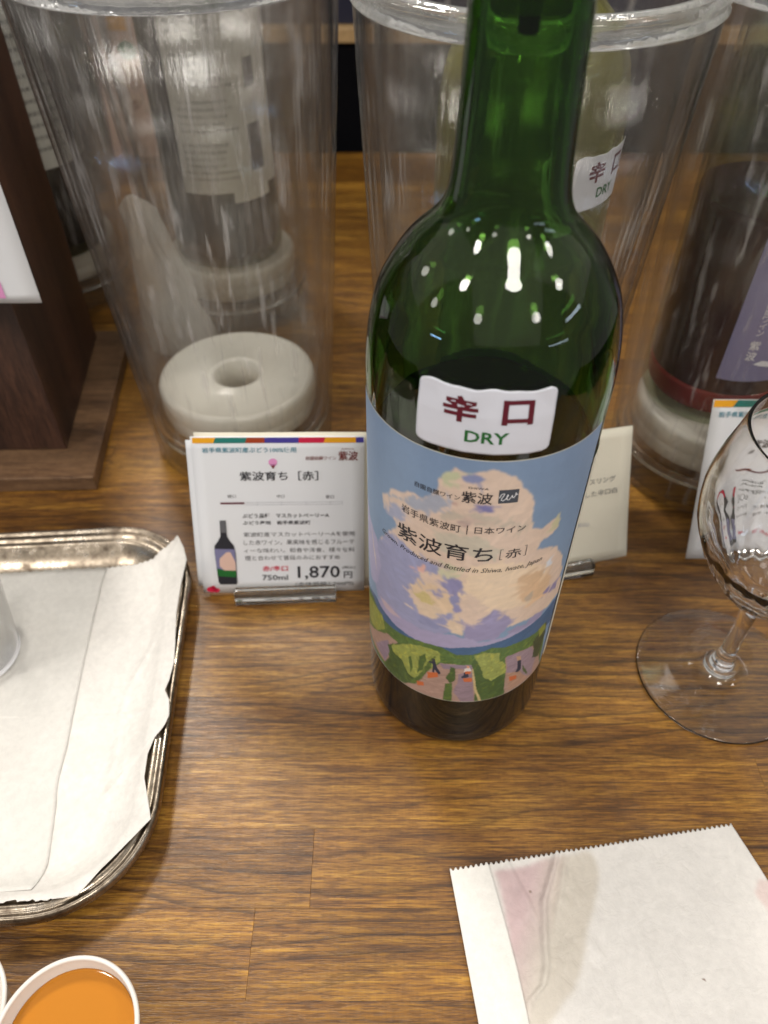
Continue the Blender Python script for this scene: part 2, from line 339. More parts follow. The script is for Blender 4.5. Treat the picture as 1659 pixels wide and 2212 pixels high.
def tablewood(name):
    m, nt, out = newmat(name)
    tc = N(nt, 'TexCoord'); oi = N(nt, 'ObjectInfo')
    def math_(op, a, b=None, c=None):
        n = N(nt, 'Math', _operation=op)
        for i, q in enumerate((a, b, c)):
            if q is None: continue
            if isinstance(q, (int, float)): n.inputs[i].default_value = q
            else: L(nt, q, n.inputs[i])
        return n.outputs[0]
    rnd = oi.outputs['Random']
    wn = N(nt, 'TexWhiteNoise', _noise_dimensions='1D'); L(nt, rnd, wn.inputs['W'])
    off = N(nt, 'VectorMath', _operation='SCALE'); off.inputs['Scale'].default_value = 9.0; L(nt, wn.outputs['Color'], off.inputs[0])
    ad = N(nt, 'VectorMath', _operation='ADD'); L(nt, tc.outputs['Object'], ad.inputs[0]); L(nt, off.outputs[0], ad.inputs[1])
    def noise(s, detail=3.0, rough=.55, dist=0.0):
        q = N(nt, 'Mapping'); q.inputs['Scale'].default_value = s; L(nt, ad.outputs[0], q.inputs[0])
        n = N(nt, 'TexNoise', Scale=1.0, Detail=detail, Roughness=rough, Distortion=dist); L(nt, q.outputs[0], n.inputs['Vector']); return n.outputs[0]
    sp = N(nt, 'SeparateXYZ'); L(nt, tc.outputs['Object'], sp.inputs[0])
    warp = noise((5, 16, 16), 2.0, .5, .3); fine = noise((24, 60, 60), 2.0)
    tilt = math_('MULTIPLY', math_('SUBTRACT', rnd, .5), .12)
    yy = math_('ADD', sp.outputs[1], math_('MULTIPLY', sp.outputs[0], tilt))
    yy = math_('MULTIPLY_ADD', warp, .075, yy); yy = math_('MULTIPLY_ADD', fine, .006, yy); yy = math_('ADD', yy, math_('MULTIPLY', rnd, .7))
    ph = math_('FRACT', math_('MULTIPLY', yy, 118.0))
    ring = ramp(nt, [(0, (0, 0, 0)), (.05, (.9, .9, .9)), (.12, (.75, .75, .75)), (.30, (.2, .2, .2)), (.6, (0, 0, 0)), (.97, (.05, .05, .05))]); L(nt, ph, ring.inputs[0])
    fib = noise((34, 820, 820), 4.0, .70, .3); por = noise((160, 2100, 2100), 2.0, .6); brd = noise((9, 38, 38), 4.0, .6, .6)
    mixv = math_('MULTIPLY_ADD', fib, .62, math_('MULTIPLY', brd, .38))
    base = ramp(nt, [(.34, srgb(80, 52, 24)), (.44, srgb(128, 88, 38)), (.53, srgb(164, 120, 52)), (.63, srgb(198, 154, 72))]); L(nt, mixv, base.inputs[0])
    gate = N(nt, 'MapRange'); gate.inputs['From Min'].default_value = .42; gate.inputs['From Max'].default_value = .6; L(nt, noise((4, 40, 40), 1.0), gate.inputs[0])
    k = math_('MULTIPLY', math_('MULTIPLY', ring.outputs[0], math_('MULTIPLY_ADD', gate.outputs[0], .8, .2)), .92)
    m1 = N(nt, 'MixRGB', _blend_type='MULTIPLY', Color2=(.30, .27, .25, 1)); L(nt, k, m1.inputs[0]); L(nt, base.outputs[0], m1.inputs[1])
    pr = ramp(nt, [(.42, (1, 1, 1)), (.52, (0, 0, 0))]); L(nt, por, pr.inputs[0])
    m2 = N(nt, 'MixRGB', _blend_type='MULTIPLY', Color2=(.42, .36, .30, 1)); L(nt, math_('MULTIPLY', pr.outputs[0], .7), m2.inputs[0]); L(nt, m1.outputs[0], m2.inputs[1])
    # each stave its own tone, golden to reddish
    tn = ramp(nt, [(0, (.54, .45, .32)), (.3, (.95, .87, .62)), (.55, (.75, .66, .47)), (.75, (1.06, .99, .74)), (1, (.65, .56, .41))]); L(nt, wn.outputs['Value'], tn.inputs[0])
    m3 = N(nt, 'MixRGB', _blend_type='MULTIPLY'); m3.inputs[0].default_value = 1; L(nt, m2.outputs[0], m3.inputs[1]); L(nt, tn.outputs[0], m3.inputs[2])
    # woven-looking cross rays here and there
    cr = N(nt, 'MapRange'); cr.inputs['From Min'].default_value = .3; cr.inputs['From Max'].default_value = .7; cr.inputs['To Min'].default_value = .93; cr.inputs['To Max'].default_value = 1.07; L(nt, noise((1000, 90, 90), 2.0), cr.inputs[0])
    st = N(nt, 'MapRange'); st.inputs['From Min'].default_value = .3; st.inputs['From Max'].default_value = .7; st.inputs['To Min'].default_value = .8; st.inputs['To Max'].default_value = 1.2; L(nt, noise((12, 22, 22), 3.0, .6), st.inputs[0])
    m4 = N(nt, 'VectorMath', _operation='SCALE'); L(nt, m3.outputs[0], m4.inputs[0]); L(nt, math_('MULTIPLY', cr.outputs[0], st.outputs[0]), m4.inputs['Scale'])
    p = N(nt, 'BsdfPrincipled'); p.inputs['Coat Weight'].default_value = .2; p.inputs['Coat Roughness'].default_value = .3
    rr = N(nt, 'MapRange'); rr.inputs['To Min'].default_value = .55; rr.inputs['To Max'].default_value = .26; L(nt, fib, rr.inputs[0]); L(nt, rr.outputs[0], p.inputs['Roughness'])
    L(nt, m4.outputs[0], p.inputs['Base Color']); L(nt, p.outputs[0], out.inputs[0])
    h = math_('SUBTRACT', fib, math_('MULTIPLY', pr.outputs[0], .4))
    bp = N(nt, 'Bump', Strength=.35, Distance=.00025); L(nt, h, bp.inputs['Height']); L(nt, bp.outputs[0], p.inputs['Normal'])
    return m
M = {}
M['table'] = tablewood('stained_table_wood')
M['darkwood'] = woodmat('dark_box_wood', srgb(38, 22, 16), srgb(60, 37, 27), srgb(80, 52, 38), rough=.5, coat=.05, along='Z', streak=.6)
M['darkwoodx'] = woodmat('dark_trim_wood', srgb(60, 42, 30), srgb(92, 68, 48), srgb(118, 90, 64), rough=.5, coat=.05, streak=.6)
M['greenglass'] = glassmat('green_bottle_glass', 1.5, 0, (1, 1, 1, 1), (.34, .62, .04, 1), 640)
M['olive'] = glassmat('olive_bottle_glass', 1.5, 0, (1, 1, 1, 1), (.66, .72, .36, 1), 150)
M['darkglass'] = glassmat('dark_bottle_glass', 1.5, 0, (1, 1, 1, 1), (.25, .35, .22, 1), 300)
M['clear'] = glassmat('clear_glass', 1.5, 0, (1, 1, 1, 1))
M['clearbump'] = glassmat('rippled_clear_plastic', 1.49, .01, (.98, .98, .97, 1), bump=.12, bscale=120)
M['wine'] = pmat('dark_red_wine', (.010, .0015, .002, 1), rough=.03, spec=.4)
M['winered'] = pmat('thin_red_wine', (.10, .008, .010, 1), rough=.1, spec=.4)
M['acr'] = [acrylic('clear_cooler_plastic', tint=.992, seed=i, haze=.20, hz_all=.012, hazepow=(.555, .66), hcol=(.82, .79, .78, 1)) for i in range(5)]
def rimmat():
    m, nt, out = newmat('pale_moulded_rim'); tc = N(nt, 'TexCoord')
    g = N(nt, 'BsdfGlass', IOR=1.49, Roughness=.02, Color=(1, 1, 1, 1)); d = N(nt, 'BsdfDiffuse', Color=(.8, .8, .78, 1)); t = N(nt, 'BsdfTranslucent', Color=(.8, .8, .78, 1))
    n = N(nt, 'TexNoise', Scale=160.0, Detail=3.0); L(nt, tc.outputs['Object'], n.inputs['Vector']); b = N(nt, 'Bump', Strength=.3, Distance=.001); L(nt, n.outputs[0], b.inputs['Height']); L(nt, b.outputs[0], g.inputs['Normal'])
    m1 = N(nt, 'MixShader', Fac=.5); L(nt, d.outputs[0], m1.inputs[1]); L(nt, t.outputs[0], m1.inputs[2])
    h = N(nt, 'MapRange'); h.inputs['From Min'].default_value = .35; h.inputs['From Max'].default_value = .7; h.inputs['To Min'].default_value = .10; h.inputs['To Max'].default_value = .30; L(nt, n.outputs[0], h.inputs[0])
    m2 = N(nt, 'MixShader'); L(nt, h.outputs[0], m2.inputs[0]); L(nt, g.outputs[0], m2.inputs[1]); L(nt, m1.outputs[0], m2.inputs[2]); L(nt, m2.outputs[0], out.inputs[0]); return m
M['rim'] = rimmat()
M['acri'] = acrylic('clear_inner_plastic', tint=.994, seed=6, haze=.10, hz_all=.003, hazepow=(.56, .68))
def tinted(name, col, rough=.0):
    m, nt, out = newmat(name)
    t = N(nt, 'BsdfTransparent', Color=col); g = N(nt, 'BsdfGlossy', Roughness=.03); fr = schlick(nt, .035); mx = N(nt, 'MixShader')
    L(nt, fr.outputs[0], mx.inputs[0]); L(nt, t.outputs[0], mx.inputs[1]); L(nt, g.outputs[0], mx.inputs[2]); L(nt, mx.outputs[0], out.inputs[0])
    if rough:
        d = N(nt, 'BsdfDiffuse', Color=(.42, .40, .17, 1)); m3 = N(nt, 'MixShader', Fac=rough); L(nt, mx.outputs[0], m3.inputs[1]); L(nt, d.outputs[0], m3.inputs[2]); L(nt, m3.outputs[0], out.inputs[0])
    return m
M['olive_t'] = tinted('pale_olive_glass', (.80, .80, .52, 1), .16)
M['grey_t'] = tinted('grey_green_glass', (.48, .53, .40, 1))
M['dark_t'] = tinted('dark_green_glass', (.4, .42, .34, 1))
M['puck'] = pmat('milky_white_plastic', srgb(248, 246, 238), rough=.2, bump=.12, bscale=60, var=.05, vscale=3, transl=.4)
M['card'] = pmat('white_card', srgb(228, 229, 232), rough=.35, bump=.05)
M['cream'] = pmat('cream_paper', srgb(226, 220, 202), rough=.55, bump=.15, bscale=60)
M['sticker'] = pmat('white_sticker_paper', srgb(222, 223, 232), rough=.5, bump=.12, bscale=120)
M['ink'] = pmat('black_ink', srgb(38, 38, 46), rough=.5)
M['inkgrey'] = pmat('grey_ink', srgb(96, 96, 100), rough=.5)
M['inklight'] = pmat('light_grey_ink', srgb(178, 180, 188), rough=.5)
M['maroon'] = pmat('maroon_ink', srgb(96, 14, 34), rough=.5)
M['green'] = pmat('green_ink', srgb(30, 104, 44), rough=.5)
M['teal'] = pmat('teal_ink', srgb(36, 128, 150), rough=.5)
M['tealb'] = pmat('teal_band_ink', srgb(34, 122, 112), rough=.4)
M['gold'] = pmat('gold_band_ink', srgb(238, 168, 28), rough=.4)
M['rust'] = pmat('rust_band_ink', srgb(164, 62, 24), rough=.4)
M['indigo'] = pmat('indigo_band_ink', srgb(70, 60, 150), rough=.4)
M['crimson'] = pmat('crimson_ink', srgb(206, 30, 70), rough=.4)
M['brownred'] = pmat('brown_red_ink', srgb(120, 40, 34), rough=.5)
M['pink'] = pmat('pink_ink', srgb(222, 90, 150), rough=.5)
M['pinklight'] = pmat('pale_pink_ink', srgb(226, 150, 200), rough=.5)
M['labelpaint'] = paintmat('printed_label_picture', .42, .03, .03, .02)
M['bagpaint'] = paintmat('waxed_bag_paper', .5, .02, .35)
M['slate'] = pmat('slate_logo_ink', srgb(58, 66, 78), rough=.4)
M['whiteink'] = pmat('white_ink', srgb(232, 232, 236), rough=.4)
M['black'] = pmat('black_cabinet_paint', (.003, .003, .004, 1), rough=.8, spec=.05)
M['navy'] = pmat('dark_navy_paint', (.012, .013, .03, 1), rough=.5)
M['pale'] = pmat('pale_strip_wood', srgb(168, 138, 96), rough=.5, var=.15)
M['paper'] = pmat('white_bag_paper', srgb(226, 222, 216), rough=.55, bump=.3, bscale=40)
M['cup'] = pmat('white_paper_cup', srgb(240, 234, 226), rough=.45, bump=.05, transl=.1)
M['juice'] = pmat('orange_juice', srgb(188, 120, 34), rough=.06, spec=.5)
M['lav'] = pmat('lavender_label_paper', srgb(126, 124, 160), rough=.45, bump=.1)
M['backlabel'] = pmat('grey_back_label_paper', srgb(206, 206, 200), rough=.5)
M['pinkcard'] = pmat('pale_pink_leaflet', srgb(222, 186, 170), rough=.5)
M['reflfilm'] = acrylic('reflection_film', tint=.95, haze=.5, seed=9, hcol=(.9, .87, .82, 1), hazepow=(.3, .7), hz_all=.42)
M['cork'] = pmat('dark_stopper_plastic', (.01, .01, .01, 1), rough=.4)
def metalmat():
    m, nt, out = newmat('tarnished_silver')
    p = N(nt, 'BsdfPrincipled', Metallic=1.0); L(nt, p.outputs[0], out.inputs[0]); tc = N(nt, 'TexCoord')
    n = N(nt, 'TexNoise', Scale=120.0, Detail=6.0, Roughness=.7); L(nt, tc.outputs['Object'], n.inputs['Vector'])
    r = ramp(nt, [(.35, srgb(104, 92, 80)), (.52, srgb(158, 146, 130)), (.7, srgb(190, 180, 168))]); L(nt, n.outputs[0], r.inputs[0]); L(nt, r.outputs[0], p.inputs['Base Color'])
    r2 = ramp(nt, [(.3, (.42, .42, .42)), (.7, (.2, .2, .2))]); L(nt, n.outputs[0], r2.inputs[0]); L(nt, r2.outputs[0], p.inputs['Roughness'])
    n2 = N(nt, 'TexNoise', Scale=900.0, Detail=3.0); L(nt, tc.outputs['Object'], n2.inputs['Vector'])
    b = N(nt, 'Bump', Strength=.15, Distance=.0003); L(nt, n2.outputs[0], b.inputs['Height']); L(nt, b.outputs[0], p.inputs['Normal'])
    return m
M['silver'] = metalmat()

# ================================================================== TABLE (butcher-block staves)
table = thing('table', (0, 0, 0), 'brown stained wood table top of glued staves carrying the bottles', 'table')
rng = random.Random(11)
y = -250.0; row = 0
bounds = []
yy = -72.5
while yy > -240: yy -= 29.5
while yy < 619:
    nx = min(yy+29.5, 619.5)
    bounds.append((yy, nx)); yy = nx
fixed = {}
def stave(x0, x1, a, b):
    o = box('plank', -(x1-x0)/2, (x1-x0)/2, -(b-a)/2+.01, (b-a)/2-.01, -18, rng.uniform(-.03, .03), M['table'], table, bev=.09, loc=((x0+x1)/2, (a+b)/2, 0))
    return o
for a, b in bounds:
    half = 360 + max(0, a)*.55
    if abs(a+102) < 3: cuts = [-59]
    elif abs(a+131.5) < 3: cuts = [-79]
    elif abs(a+161) < 3: cuts = [60]
    else:
        cuts = []
    x = -half
    js = sorted(cuts) if cuts else []
    if not js:
        q = -half + rng.uniform(120, 420)
        while q < half-60:
            # keep joints off the plainly unbroken stretch in front of the bottle
            if not (-75 < a < 80 and -90 < q < 120): js.append(q)
            q += rng.uniform(260, 460)
    js = [-half]+js+[half]
    for i in range(len(js)-1): stave(js[i], js[i+1]-.04, a, b)
box('table_core', -660, 660, -240, 618, -40, -17.5, M['black'], table)

# ================================================================== BACKGROUND
cab = thing('cabinet', (0, 640, 0), 'black cabinet beyond the far table edge with pale ledge strip', 'cabinet')
box('front_panel', -900, 900, 0, 300, -500, 94, M['black'], cab, bev=1)
box('ledge_strip', -900, 900, -4, 300, 94.5, 107, M['pale'], cab, bev=1)
box('upper_panel', -900, 900, 10, 60, 107.5, 700, M['navy'], cab)

# ================================================================== MAIN BOTTLE
BO = [(0, 24), (6, 23), (14, 18), (22, 9), (28, 2.2), (31, .4), (33, 0), (35.2, .8), (36.8, 3.2), (37.45, 8), (37.5, 30), (37.5, 80), (37.5, 130), (37.5, 160), (37.6, 170), (37.3, 178), (36.4, 186), (34.4, 195), (31.9, 200.5), (29.2, 205), (26.2, 209), (23.2, 212), (20.2, 215), (17.8, 218), (16.1, 222), (15.2, 228), (14.7, 236), (14.3, 248), (13.9, 265), (13.5, 284), (13.4, 289), (14.6, 290), (14.8, 292), (14.6, 299), (13.6, 300)]
BI = [(9.4, 300), (9.3, 290), (9.6, 284), (10.6, 265), (11.2, 248), (11.8, 236), (12.4, 228), (13.3, 222), (15.0, 218), (17.3, 215), (20.2, 212), (23.4, 209), (26.4, 205), (29.1, 200.5), (31.6, 195), (33.6, 186), (34.5, 178), (34.9, 170), (35, 160), (35, 130), (35, 80), (35, 30), (34.6, 12), (32.5, 7), (29, 7.5), (22, 14), (14, 22.5), (6, 27), (0, 28)]
def rad(z):
    zs = [p[1] for p in BO[9:31]]; rs = [p[0] for p in BO[9:31]]
    return float(np.interp(z, zs, rs))
def bottle_glass(mat, root, extra=0):
    return lathe('glass', smoothprof(BO, 4)+smoothprof(BI, 4), mat, root, 128, closed=False)
def fill_mesh(root, level, mat, segs=96, name='wine'):
    inner = [p for p in smoothprof(BI, 4) if p[1] < level-.01 and True]
    inner = inner[::-1]
    prof = []
    for i, (r, z) in enumerate(inner):
        prof.append((r+.35 if r > 0 else 0, z-.35))
    # only keep the continuous part from the axis up
    r_l = rad(level)-2.2
    prof += [(r_l, level), (r_l-.8, level-.25), (r_l-2, level-.3), (0, level-.3)]
    return lathe(name, prof, mat, root, segs)

bottle = thing('wine_bottle', (0, 0, 0), 'open green glass red-wine bottle with sky and cloud label, standing front and centre', 'wine bottle')
bottle_glass(M['greenglass'], bottle)
fill_mesh(bottle, 147, M['wine'])
CLOUD=[((226,202,184),0.8,[(-60.2,130.8),(-58.6,133.9),(-52.5,138.0),(-42.6,142.4),(-37.7,143.4),(-33.2,142.6),(-30.0,144.4),(-25.5,149.7),(-25.0,153.8),(-21.5,157.2),(-17.3,158.8),(-13.0,157.8),(-10.2,158.4),(-5.5,159.4),(-0.8,159.9),(4.2,159.1),(8.5,157.3),(10.6,153.8),(14.7,150.6),(18.5,145.9),(20.0,142.9),(19.1,139.7),(20.9,135.7),(21.0,133.5),(27.6,132.3),(33.1,133.3),(38.3,135.2),(37.7,129.3),(34.1,127.0),(27.5,125.6),(26.5,122.1),(32.6,121.5),(40.5,118.4),(47.3,112.1),(52.0,104.4),(55.5,93.4),(60.8,83.3),(47.2,82.9),(36.0,83.6),(15.1,83.9),(-2.6,83.8),(-24.7,81.1),(-44.9,78.7),(-61.7,78.1),(-70.6,85.8),(-74.7,96.5),(-61.3,109.9),(-54.9,116.9),(-47.4,123.4),(-48.6,126.6),(-53.7,127.0),(-58.7,127.2)]),((160,163,197),0.8,[(-74.7,97.4),(-59.5,112.6),(-49.7,120.6),(-43.8,118.9),(-38.5,117.5),(-29.8,116.3),(-21.1,116.0),(-22.4,111.5),(-31.3,110.1),(-33.8,103.9),(-38.6,97.2),(-35.2,91.7),(-29.9,86.6),(-18.7,86.9),(-10.6,94.2),(-4.3,83.7),(-29.3,77.2),(-46.1,76.0),(-63.7,76.6),(-72.2,84.7)]),((172,176,190),1.2,[(-58.7,130.2),(-46.6,137.1),(-38.5,138.5),(-37.5,137.5),(-31.2,137.8),(-20.3,142.9),(-17.5,146.3),(-23.7,147.5),(-30.7,143.5),(-39.5,140.9),(-50.1,136.9)]),((168,172,196),1.2,[(-57.9,129.1),(-49.9,134.1),(-43.3,135.0),(-42.1,131.2),(-48.7,127.3),(-55.0,126.2)]),((203,205,170),0.7,[(-24.7,154.8),(-21.5,157.2),(-15.8,158.3),(-14.3,156.6),(-18.3,154.0),(-19.5,150.5),(-24.1,151.4)]),((140,148,186),0.7,[(-15.7,156.4),(-11.6,157.8),(-7.4,158.2),(-5.5,156.9),(-6.3,154.9),(-11.1,154.0),(-14.4,154.4)]),((202,188,172),1.5,[(-20.3,142.9),(-9.7,142.7),(-2.4,142.5),(5.2,140.9),(18.7,136.2),(17.6,133.5),(2.8,137.5),(-9.2,138.6),(-23.0,138.1)]),((128,126,176),0.6,[(-9.3,143.9),(-7.2,145.4),(-2.9,146.0),(0.9,144.9),(2.0,143.5),(-1.7,142.6),(-6.1,142.6)]),((190,165,160),0.8,[(-16.0,138.6),(-11.0,140.8),(-6.4,139.8),(-9.2,137.8),(-14.3,137.1)]),((205,172,160),0.8,[(-20.4,145.0),(-16.2,147.1),(-13.8,146.2),(-16.6,144.4)]),((206,196,178),1.5,[(-25.5,128.6),(-13.1,133.0),(-3.7,130.3),(5.9,127.9),(5.3,121.8),(-7.4,123.2),(-18.4,122.9)]),((213,208,178),0.8,[(-22.5,113.1),(-17.9,117.6),(-9.9,117.4),(-11.1,114.0),(-13.8,108.6),(-18.8,109.1)]),((232,184,172),0.6,[(-34.7,110.7),(-29.7,114.1),(-28.2,113.5),(-29.0,111.4),(-34.1,108.7)]),((150,148,188),0.8,[(-14.1,111.9),(-6.5,108.8),(-8.6,106.0),(-11.1,103.1),(-11.1,98.6),(-8.2,95.5),(-12.1,92.1),(-16.0,96.8),(-13.2,102.7),(-20.3,107.1)]),((230,204,174),0.9,[(-38.6,98.1),(-31.0,105.1),(-24.6,105.8),(-16.6,103.7),(-12.9,99.2),(-13.0,92.0),(-20.7,90.0),(-29.2,91.6),(-35.4,95.3)]),((214,196,140),0.9,[(-35.5,96.1),(-28.8,99.9),(-23.9,96.3),(-22.7,91.3),(-29.3,92.5)]),((165,160,190),0.6,[(-24.4,103.2),(-21.1,105.1),(-18.2,101.6),(-19.6,98.6),(-23.3,100.1)]),((238,214,186),1.5,[(-6.8,118.6),(9.0,119.1),(22.0,118.0),(37.2,110.6),(36.3,102.6),(32.6,95.5),(17.8,94.5),(3.9,98.6),(-6.0,104.6),(-9.5,99.8),(-8.9,108.5)]),((224,190,155),1.2,[(19.0,110.7),(28.5,111.0),(42.7,102.0),(41.7,93.6),(32.2,92.9),(22.0,96.8)]),((196,178,160),0.6,[(24.7,97.8),(31.2,100.5),(31.1,97.1),(27.9,92.9)]),((142,132,172),0.5,[(38.6,95.3),(43.2,96.8),(51.8,93.2),(52.0,90.2),(44.9,92.5),(40.1,93.7)]),((225,228,236),0.5,[(34.7,113.0),(38.8,112.8),(41.1,110.0),(38.7,109.5)]),((205,200,165),0.8,[(31.3,129.6),(34.9,134.1),(38.0,135.4),(38.1,129.8),(35.0,127.4)]),((148,152,188),0.9,[(-37.1,85.1),(-25.2,88.5),(-15.6,92.4),(-8.6,90.8),(-11.4,84.7),(-21.9,82.0),(-31.6,82.0)]),((230,207,182),0.7,[(-34.3,93.6),(-23.9,94.8),(-17.9,94.3),(-10.5,92.1),(-6.4,87.9),(-5.6,80.7),(-11.6,81.5),(-16.4,85.0),(-15.8,87.1),(-23.3,86.5),(-30.6,88.3)]),((158,160,196),0.7,[(-21.2,88.8),(-16.3,93.1),(-11.3,93.1),(-15.1,87.2),(-19.3,84.2),(-23.2,84.9)]),((150,152,190),0.6,[(-15.0,102.5),(-11.5,102.4),(-9.1,96.5),(-12.4,96.7),(-14.4,98.9)]),((156,150,186),0.7,[(-6.5,88.2),(-2.0,86.5),(5.2,91.9),(9.0,95.6),(13.7,93.7),(19.6,88.3),(18.0,83.2),(13.3,78.7),(2.9,77.2),(-2.4,78.0),(-5.6,80.7)]),((158,152,186),0.7,[(19.2,81.3),(23.9,82.5),(30.6,80.5),(36.2,85.1),(44.2,82.6),(39.4,78.1),(29.7,76.4),(21.1,75.7)]),((172,165,198),0.8,[(-65.1,74.2),(-50.6,81.2),(-41.9,78.5),(-32.7,78.9),(-22.8,79.3),(-12.2,79.8),(-4.8,80.0),(3.0,76.3),(13.5,77.8),(26.5,78.7),(38.7,80.1),(36.7,76.3),(22.8,75.9),(7.1,74.2),(-7.0,72.6),(-19.0,71.2),(-33.1,69.9),(-45.8,70.2),(-58.4,71.6)]),((200,180,190),0.4,[(-61.5,78.5),(-55.6,79.5),(-46.0,78.5),(-42.9,77.9),(-48.2,76.3),(-57.0,76.0)]),((235,215,200),0.3,[(-40.8,88.7),(-30.7,88.7),(-31.0,88.1),(-41.3,87.7)])]
LAND=[((70,104,142),0.5,[(-87.8,68.1),(-67.0,74.5),(-58.4,72.5),(-45.9,71.0),(-33.1,70.7),(-19.1,71.5),(-7.0,73.2),(7.0,74.8),(22.5,77.0),(35.9,78.9),(52.1,81.6),(64.1,81.2),(69.1,63.2),(42.2,69.5),(17.9,70.7),(1.1,68.2),(-8.0,67.7),(-22.2,71.2),(-42.6,68.0),(-58.4,66.5),(-71.7,69.0)]),((88,116,66),0.5,[(-87.8,66.4),(-71.7,70.4),(-58.5,66.9),(-42.6,68.4),(-29.6,71.1),(-22.3,71.8),(-16.0,71.8),(-8.0,68.6),(0.9,69.5),(3.9,69.9),(11.2,72.8),(17.9,70.9),(28.2,71.2),(41.9,70.3),(51.1,70.7),(59.9,31.2),(5.4,33.7),(-45.0,36.4),(-88.4,38.5)]),((142,152,78),0.5,[(-88.2,62.6),(-71.8,67.3),(-60.0,68.8),(-55.6,62.5),(-65.5,53.8),(-75.8,50.5),(-88.5,47.9)]),((176,146,134),0.5,[(-88.3,40.5),(-52.8,61.0),(-43.5,61.6),(-52.7,48.2),(-45.0,34.4),(2.8,34.9),(64.6,23.8),(47.9,57.1),(40.0,61.9),(29.8,64.3),(20.9,63.6),(23.9,48.6),(14.5,51.8),(1.1,62.0),(-9.0,62.6),(-16.7,61.4),(-25.9,51.6),(-31.6,41.0),(-41.6,36.8),(-54.0,39.5)]),((152,134,152),0.5,[(-67.9,43.3),(-52.8,57.4),(-51.4,51.1),(-55.5,40.2)]),((150,132,148),0.4,[(-16.7,61.4),(1.0,62.9),(2.2,59.3),(-5.6,59.9),(-14.8,58.3)]),((150,130,142),0.7,[(-5.2,56.3),(2.4,57.4),(6.0,35.6),(-1.3,35.0),(-7.1,43.6)]),((158,138,150),0.7,[(21.7,64.2),(40.0,61.9),(47.9,49.7),(47.9,38.0),(37.9,41.1),(24.0,52.3)]),((184,148,128),0.5,[(24.0,52.3),(33.5,49.5),(43.7,38.1),(28.0,37.8)]),((74,98,58),0.6,[(-52.8,54.2),(-42.4,62.3),(-35.5,61.6),(-31.7,42.9),(-37.4,37.6),(-46.2,35.6),(-56.9,38.0),(-51.4,47.3)]),((152,162,86),0.9,[(-49.6,56.1),(-40.4,63.6),(-28.7,69.0),(-17.2,68.4),(-16.4,62.5),(-22.7,54.8),(-31.8,44.9),(-36.7,45.9),(-41.0,51.8),(-48.9,52.9)]),((78,104,58),0.5,[(-29.1,61.3),(-25.8,64.5),(-24.7,60.5),(-26.9,53.0),(-30.2,49.5)]),((84,110,60),0.4,[(-36.2,56.6),(-34.4,58.5),(-33.1,51.8),(-34.8,47.0)]),((84,108,60),0.5,[(-24.6,57.8),(-20.9,64.6),(-19.4,65.1),(-22.7,54.8),(-30.7,41.5),(-32.6,41.5)]),((76,100,56),0.5,[(-10.3,60.2),(-7.5,59.7),(-7.1,51.3),(-10.0,49.0),(-12.3,52.4)]),((80,106,56),0.5,[(-12.4,48.5),(-8.1,49.3),(-7.6,36.5),(-12.9,35.5)]),((72,98,54),0.6,[(0.5,66.5),(4.2,67.2),(11.1,52.6),(15.6,55.2),(22.6,52.9),(25.0,35.7),(11.0,35.9),(5.9,36.6),(5.0,49.6)]),((152,162,88),0.8,[(1.8,68.2),(6.9,70.3),(16.0,67.8),(17.7,62.9),(22.4,58.5),(22.6,52.9),(17.0,52.0),(14.0,50.0),(9.4,52.9),(6.3,60.7)]),((200,180,130),0.3,[(1.7,60.2),(2.6,59.2),(6.3,45.6),(10.6,35.9),(8.9,36.2),(4.7,45.8)]),((62,78,58),0.6,[(40.1,64.9),(44.4,66.6),(51.1,70.7),(53.5,62.0),(51.8,47.7),(44.3,52.2),(43.5,58.3)]),((138,146,72),0.5,[(42.9,71.0),(49.5,71.0),(53.5,65.6),(46.5,64.3)]),((84,104,62),0.4,[(35.4,52.3),(39.8,46.6),(43.0,41.1),(40.3,43.0),(36.3,48.8)]),((205,110,66),0.1,[(-23.6,53.0),(-17.7,54.7),(-17.1,52.0),(-23.2,49.0)]),((205,110,66),0.1,[(-29.9,43.9),(-25.5,45.1),(-25.3,42.7),(-29.3,41.2)]),((205,110,66),0.1,[(-2.6,53.6),(2.3,53.8),(2.8,51.2),(-1.9,51.3)]),((205,110,66),0.1,[(26.5,48.4),(32.0,47.0),(32.7,44.2),(27.5,44.8)]),((44,52,74),0.05,[(-21.5,60.8),(-19.8,62.3),(-18.3,58.2),(-15.7,54.8),(-16.9,53.8),(-19.5,56.4),(-19.7,54.0),(-20.6,54.2),(-20.6,58.4)]),((44,52,74),0.05,[(-23.5,60.5),(-21.1,61.0),(-21.0,59.9),(-23.0,59.8)]),((44,52,74),0.05,[(-2.6,57.3),(-0.4,57.9),(0.4,54.7),(-1.2,53.9),(-3.4,53.6),(-3.9,54.5),(-2.4,55.5)]),((44,52,74),0.05,[(30.4,57.7),(33.2,56.7),(34.7,49.8),(33.1,48.8),(30.5,49.7),(31.6,52.0)]),((222,214,210),0.1,[(-2.5,60.1),(0.0,61.1),(1.5,58.8),(-0.7,57.5),(-2.7,57.8)]),((222,160,130),0.05,[(-1.6,62.2),(-0.1,61.8),(-0.1,60.5),(-1.4,60.7)]),((205,105,60),0.05,[(-2.3,58.2),(1.1,58.3),(1.4,56.5),(-1.5,56.5)]),((60,62,72),0.05,[(-21.4,62.5),(-19.9,63.2),(-19.4,62.0),(-21.0,61.2)]),((196,160,130),0.1,[(28.6,61.4),(31.9,60.2),(33.1,57.0),(30.4,57.7)])]
def cyl(r):
    return lambda a, z: (r*math.sin(R(a)), -r*math.cos(R(a)), z)
K = 180/math.pi/37.6
